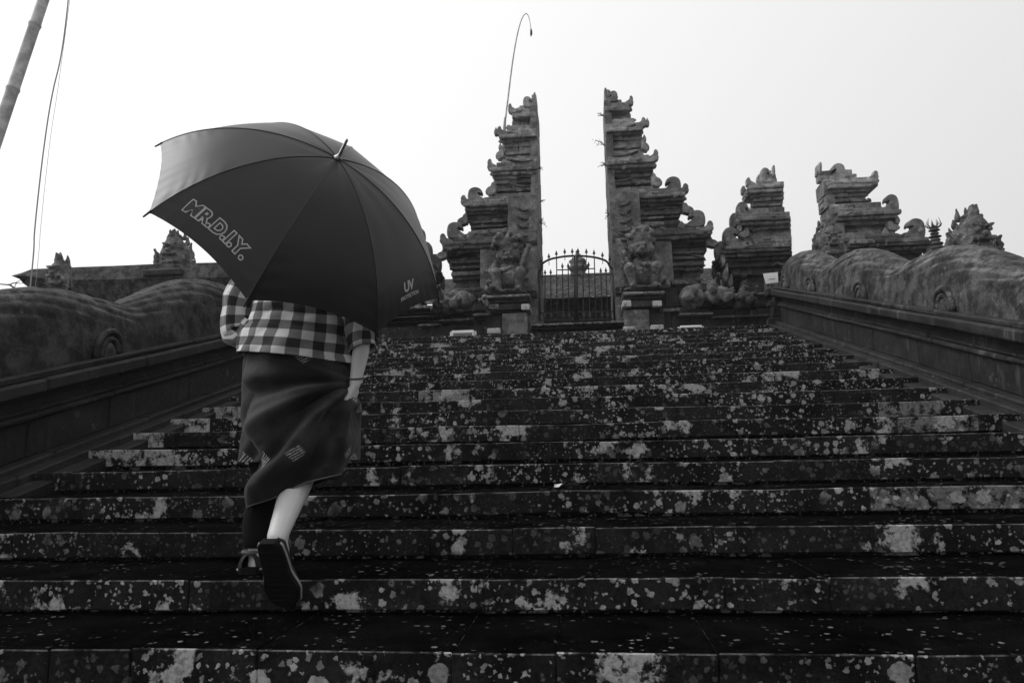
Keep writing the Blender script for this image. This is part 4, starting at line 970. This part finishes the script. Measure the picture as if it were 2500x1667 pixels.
def with_uv(o, mb):
    uvl = o.data.uv_layers.new(name='UV')
    for li, lp in enumerate(o.data.loops): uvl.data[li].uv = mb.uv[lp.vertex_index]
    o.data.shade_smooth()
    sd = o.modifiers.new('cloth_thickness', 'SOLIDIFY'); sd.thickness = .003
def interp(keys, t):
    for (t0, a), (t1, b) in zip(keys, keys[1:]):
        if t <= t1:
            f = (t-t0)/(t1-t0); f = f*f*(3-2*f)*.5+f*.5
            return [x+(y-x)*f for x, y in zip(a, b)]
    return list(keys[-1][1])
def px_ring(xl, xr, yl, yr, Y, depth, yaw=0.0):
    a, b = at(xl, yl, Y), at(xr, yr, Y)
    return ((a+b)/2, (b-a).length/2, depth, (b.z-a.z)/2, yaw)
def chain(keys, n):
    """keys: t, xl, xr, yl, yr, Y, depth"""
    K = [(k[0], k[1:]) for k in keys]; out = []
    for i in range(n+1):
        out.append(px_ring(*interp(K, i/n)))
    return out
# shirt: gingham
mg = N('gingham_cloth'); uvn = mg.n('ShaderNodeUVMap', uv_map='UV'); sx = mg.n('ShaderNodeSeparateXYZ'); mg.l(uvn.outputs[0], sx.inputs[0])
def stripe(sock, per_, ph=0.0):
    f = mg.math('FRACT', mg.math('ADD', mg.math('DIVIDE', sock, per_), ph)); return mg.math('MULTIPLY', mg.ramp(f, .02, .05), mg.math('SUBTRACT', 1.0, mg.ramp(f, .51, .54)))
sa, sb = stripe(sx.outputs[0], .081, .3), stripe(sx.outputs[1], .078, .35)
tot_ = mg.math('MULTIPLY', mg.math('ADD', sa, sb), .5)
rp = mg.n('ShaderNodeValToRGB'); e = rp.color_ramp.elements; e[0].position = 0; e[0].color = (.035, .035, .035, 1); e[1].position = 1; e[1].color = (.80, .80, .80, 1); q_ = rp.color_ramp.elements.new(.5); q_.color = (.22, .22, .22, 1)
mg.l(tot_, rp.inputs[0]); wv = mg.noise(600, 2); ml = mg.n('ShaderNodeMix', data_type='RGBA', blend_type='MULTIPLY'); ml.inputs[0].default_value = 1
mg.l(rp.outputs[0], ml.inputs[6]); mg.l(mg.ramp(wv, .3, .7, .8, 1.15), ml.inputs[7]); mg.l(ml.outputs[2], mg.b.inputs['Base Color'])
mg.val('Roughness', .85); mg.val('Specular IOR Level', .1); mg.val('Sheen Weight', .1)
def shirt_d(t, th_, p):
    f = noise.noise(Vector((p.x*7, p.y*7, p.z*5)))*.014 + math.sin(th_*5+p.z*14)*.004*t + (abs(noise.noise(Vector((p.x*9+p.z*6, p.y*5, p.z*13-p.x*5))))**.6)*.022 - .008
    return f
shirt = loft(chain([(0, 640, 826, 668, 680, 3.02, .115), (.25, 632, 846, 706, 720, 2.99, .13), (.5, 618, 856, 768, 780, 2.96, .14), (.72, 600, 858, 812, 832, 2.94, .15), (.9, 586, 860, 850, 872, 2.92, .16), (1, 581, 863, 863, 890, 2.92, .165)], 40), 72, shirt_d)
shb = shirt.build('shirt', mg.m, per); with_uv(shb, shirt)
def sleeve(pts, rad, seed, name='sleeve'):
    mb = MB(); n = 28; uv = []; pts = catmull(pts, 7); L = len(pts); acc = 0; prev = None
    for i, p in enumerate(pts):
        if i: acc += (pts[i]-pts[i-1]).length
        t = (pts[min(i+1, L-1)]-pts[max(i-1, 0)]).normalized(); a = (prev-t*prev.dot(t)).normalized() if prev else t.orthogonal().normalized(); prev = a; b = t.cross(a)
        r = interp([(j/(len(rad)-1), (x,)) for j, x in enumerate(rad)], i/(L-1))[0]
        for k in range(n+1):
            q = 2*PI*k/n; w = noise.noise(Vector((math.cos(q)*1.6+seed, math.sin(q)*1.6, acc*16)))*.012
            mb.v.append(tuple(p+(a*math.cos(q)+b*math.sin(q))*(r+w))); uv.append((q*r, acc))
    mb.f = [(i*(n+1)+k, i*(n+1)+k+1, (i+1)*(n+1)+k+1, (i+1)*(n+1)+k) for i in range(L-1) for k in range(n)]; mb.uv = uv
    o = mb.build(name, mg.m, per); with_uv(o, mb); return o
sleeve([shL+Vector((.05, 0, .03)), shL.lerp(elL, .5)+Vector((-.01, 0, 0)), elL+Vector((-.0, .005, -.03)), elL.lerp(haL, .5)], [.085, .080, .080, .060], 1)
sleeve([shR+Vector((-.05, 0, .03)), shR.lerp(elR, .5), elR+Vector((0, 0, -.02))], [.085, .070, .060], 4)

# sarong: an outer wrap over a narrower slanting under-layer gathered towards the right hand
ms = N('sarong_cloth'); uvn = ms.n('ShaderNodeUVMap', uv_map='UV')
big = ms.noise(5, 3); b_ = ms.math('MULTIPLY', ms.ramp(big, .35, .68, .5, 2.8), .016)
mp = ms.n('ShaderNodeMapping'); ms.l(uvn.outputs[0], mp.inputs[0]); mp.inputs['Rotation'].default_value = (0, 0, .6); mp.inputs['Scale'].default_value = (1, 1, 1)
vr = ms.n('ShaderNodeTexVoronoi', distance='MANHATTAN', feature='F1', voronoi_dimensions='2D'); vr.inputs['Scale'].default_value = 4.6; vr.inputs['Randomness'].default_value = .35; ms.l(uvn.outputs[0], vr.inputs['Vector'])
wvn = ms.n('ShaderNodeTexWave', wave_type='BANDS', bands_direction='Y'); wvn.inputs['Scale'].default_value = 30; wvn.inputs['Distortion'].default_value = 3.5; wvn.inputs['Detail Scale'].default_value = 6; ms.l(mp.outputs[0], wvn.inputs['Vector'])
motif = ms.math('MULTIPLY', ms.math('SUBTRACT', 1.0, ms.ramp(vr.outputs['Distance'], .14, .17)), ms.ramp(wvn.outputs['Fac'], .5, .7))
rnd = ms.n('ShaderNodeSeparateColor'); ms.l(vr.outputs['Color'], rnd.inputs[0]); motif = ms.math('MULTIPLY', motif, ms.math('GREATER_THAN', rnd.outputs[0], .45))
thread = ms.ramp(ms.noise(260, 2), .35, .7, .7, 1.35)
ms.base(ms.math('MULTIPLY', ms.mix(motif, b_, .34), thread)); ms.val('Roughness', .8); ms.val('Specular IOR Level', .15); ms.val('Sheen Weight', .12); ms.bump(ms.noise(320, 2), .25, .002)
mh = ms.m
def fold(t, th_, p):
    # diagonal folds run from the gathered cloth at the right hand down to the left
    dg_ = (p.x+1.0)*1.0 - (p.z-1.35)*.9
    back = max(0, -math.sin(th_))
    return (math.sin(dg_*34)*.010 + math.sin(dg_*61+1.3)*.006)*t*(.35+.65*back) + noise.noise(Vector((p.x*5, p.y*5, p.z*3)))*.016
outer = loft(chain([(0, 612, 846, 838, 852, 2.94, .125), (.16, 604, 856, 885, 898, 2.94, .135), (.3, 598, 862, 950, 955, 2.92, .15), (.5, 594, 872, 1010, 1015, 2.91, .155), (.75, 591, 878, 1070, 1072, 2.90, .16), (1, 590, 879, 1128, 1122, 2.90, .165)], 44), 96, fold)
ou = outer.build('sarong', mh, per); with_uv(ou, outer)
def fold2(t, th_, p):
    # folds fan out from the gathered cloth at the right hand and run down to the left
    gx, gz = hb_.x+.02, hb_.z+.02
    r = math.hypot(p.x-gx, p.z-gz); an = math.atan2(p.z-gz, -(p.x-gx))
    w = min(1, max(0, (t-.10)/.25)); w2 = 1/(1+math.exp(-(r-.02)*20))
    a_ = math.sin(an*13+noise.noise(Vector((p.x*4, p.z*4, 0)))*2.2+.4); b_ = math.sin(an*27+1.1)
    return ((abs(a_)**.7*math.copysign(1, a_))*.036 + b_*.009)*w*w2*(.5+.5*max(0, -math.sin(th_))) + noise.noise(Vector((p.x*6, p.y*6, p.z*4)))*.010
hb_ = haR
under = loft(chain([(0, 612, 846, 842, 858, 2.92, .125), (.10, 607, 853, 880, 895, 2.92, .15), (.28, 606, 862, 955, 955, 2.88, .165), (.45, 616, 870, 1015, 1005, 2.85, .17), (.62, 634, 862, 1085, 1070, 2.82, .17), (.74, 630, 842, 1130, 1108, 2.81, .16), (.88, 628, 822, 1192, 1135, 2.80, .15), (1, 634, 806, 1240, 1158, 2.80, .135)], 70), 120, fold2)
hem = [Vector(p) for p in under.v[-121:]]
MB().tube([p+Vector((p.x+1.15, p.y-2.8, 0)).normalized()*.002 for p in hem], .0032, 5, caps=False).build('hem', grey('hem_thread', .12, .8), per)
uo = under.build('under_wrap', mh, per, label='slanting lower layer of the sarong'); with_uv(uo, under)
knot = loft(chain([(0, 610, 730, 1070, 1070, 2.93, .13), (.35, 613, 716, 1160, 1160, 2.92, .11), (.6, 622, 698, 1230, 1230, 2.92, .09), (1, 618, 684, 1332, 1332, 2.90, .075)], 14), 40, fold2)
kn = knot.build('trouser_leg', grey('dark_trousers', .012, .85, .1), per); with_uv(kn, knot)

# shoes
def shoe(heel, toe, up, label=None):
    fwd = (toe-heel).normalized(); up = (up-fwd*up.dot(fwd)).normalized(); sd = fwd.cross(up); Ln = (toe-heel).length+.02
    o = heel-fwd*.01
    def P(x, y, z): return o+fwd*x*Ln+sd*y+up*z
    def hw(x): return 1.32*interp([(0, (.020,)), (.06, (.033,)), (.25, (.036,)), (.45, (.037,)), (.70, (.051,)), (.88, (.043,)), (.97, (.024,)), (1, (.006,))], x)[0]
    N_ = 26; xs = [i/N_ for i in range(N_+1)]
    ring = [(x, hw(x)) for x in xs]+[(x, -hw(x)) for x in xs[::-1]]
    mb = MB(); lv = ((0, .90), (.004, 1.0), (.022, 1.03), (.028, 1.0)); n = len(ring)
    for z, f in lv:
        for x, y in ring: mb.v.append(tuple(P(.5+(x-.5)*(.97+.03*f), y*f, z)))
    mb.f = [(i*n+k, i*n+(k+1) % n, (i+1)*n+(k+1) % n, (i+1)*n+k) for i in range(3) for k in range(n)]+[tuple(range(n)), tuple(range(3*n, 4*n))]
    for i in range(1, 11):                        # tread bars under the sole
        x = .06+i*.082; w = hw(x)*.8; mb.v += []
        k = len(mb.v); mb.v += [tuple(P(x+dx, s*w, z)) for z in (.001, -.003) for dx, s in ((-.018, -1), (.018, -1), (.018, 1), (-.018, 1))]
        mb.f += [(k, k+1, k+5, k+4), (k+1, k+2, k+6, k+5), (k+2, k+3, k+7, k+6), (k+3, k, k+4, k+7), (k+4, k+5, k+6, k+7)]
    up_ = MB(); m_ = 22
    hgt = lambda x: interp([(0, (.075,)), (.12, (.082,)), (.3, (.078,)), (.5, (.070,)), (.7, (.052,)), (.9, (.038,)), (1, (.022,))], x)[0]
    for i in range(N_+1):
        x = xs[i]; w = hw(x)*1.0; h_ = hgt(x)
        for k in range(m_+1):
            a = PI*k/m_; up_.v.append(tuple(P(x*.985+.004, w*math.cos(a)*(1-.15*math.sin(a)), .024+(h_-.024)*math.sin(a)**.7)))
    up_.f = [(i*(m_+1)+k, i*(m_+1)+k+1, (i+1)*(m_+1)+k+1, (i+1)*(m_+1)+k) for i in range(N_) for k in range(m_)]
    s_ = up_.build('shoe', M_SHOE, per, smooth=True, norm=True)
    if label: s_['label'] = label
    mb.build('sole', M_SOLE, s_, norm=True)
    mid = MB()
    for sgn_ in (1, -1): mid.tube([P(x, sgn_*hw(x)*1.035, .019) for x in xs[1:-1]], .0045, 6)
    mid.build('midsole', M_MID, s_, smooth=True)
    MB().tube([P(.20+.13*math.cos(a), .034*math.sin(a), .080) for a in np.linspace(0, 2*PI, 21)], .008, 7).build('collar', M_COLLAR, s_, smooth=True)
M_SHOE = grey('shoe_upper', .02, .7, .2, .3, 200); M_SOLE = grey('rubber_sole', .008, .8, .1, .2, 90); M_MID = grey('pale_midsole', .30, .6); M_COLLAR = grey('grey_collar', .10, .8)
shoe(heelR+Vector((.0, -.03, .0)), toeR, Vector((0.05, 1.0, .25)), 'black trainer lifted on its toe, sole towards the viewer')
lh = Vector((ankL.x-.01, ankL.y-.055, ZK(1)+.002)); shoe(lh, lh+Vector((-.06, .26, 0)), Vector((0, 0, 1)))
MB().tube([haR-(haR-elR).normalized()*.03+Vector((math.cos(a)*.029, math.sin(a)*.029, math.sin(a)*.006)) for a in np.linspace(0, 2*PI, 17)], .004, 6).build('bracelet', M_COLLAR, per)

# ------------------------------------------------------------------ mist
HZ = N('mist'); HZ.t.nodes.remove(HZ.b); vp = HZ.n('ShaderNodeVolumePrincipled'); vp.inputs['Color'].default_value = (.96, .96, .96, 1); vp.inputs['Density'].default_value = .0012; vp.inputs['Anisotropy'].default_value = .2
HZ.l(vp.outputs[0], HZ.o.inputs['Volume'])
MB().add([(x, y, z) for z in (-1, 10.5) for x, y in ((-410, -410), (410, -410), (410, 410), (-410, 410))], [(0, 3, 2, 1), (4, 5, 6, 7), (0, 1, 5, 4), (1, 2, 6, 5), (2, 3, 7, 6), (3, 0, 4, 7)]).build('haze', HZ.m, kind='stuff')
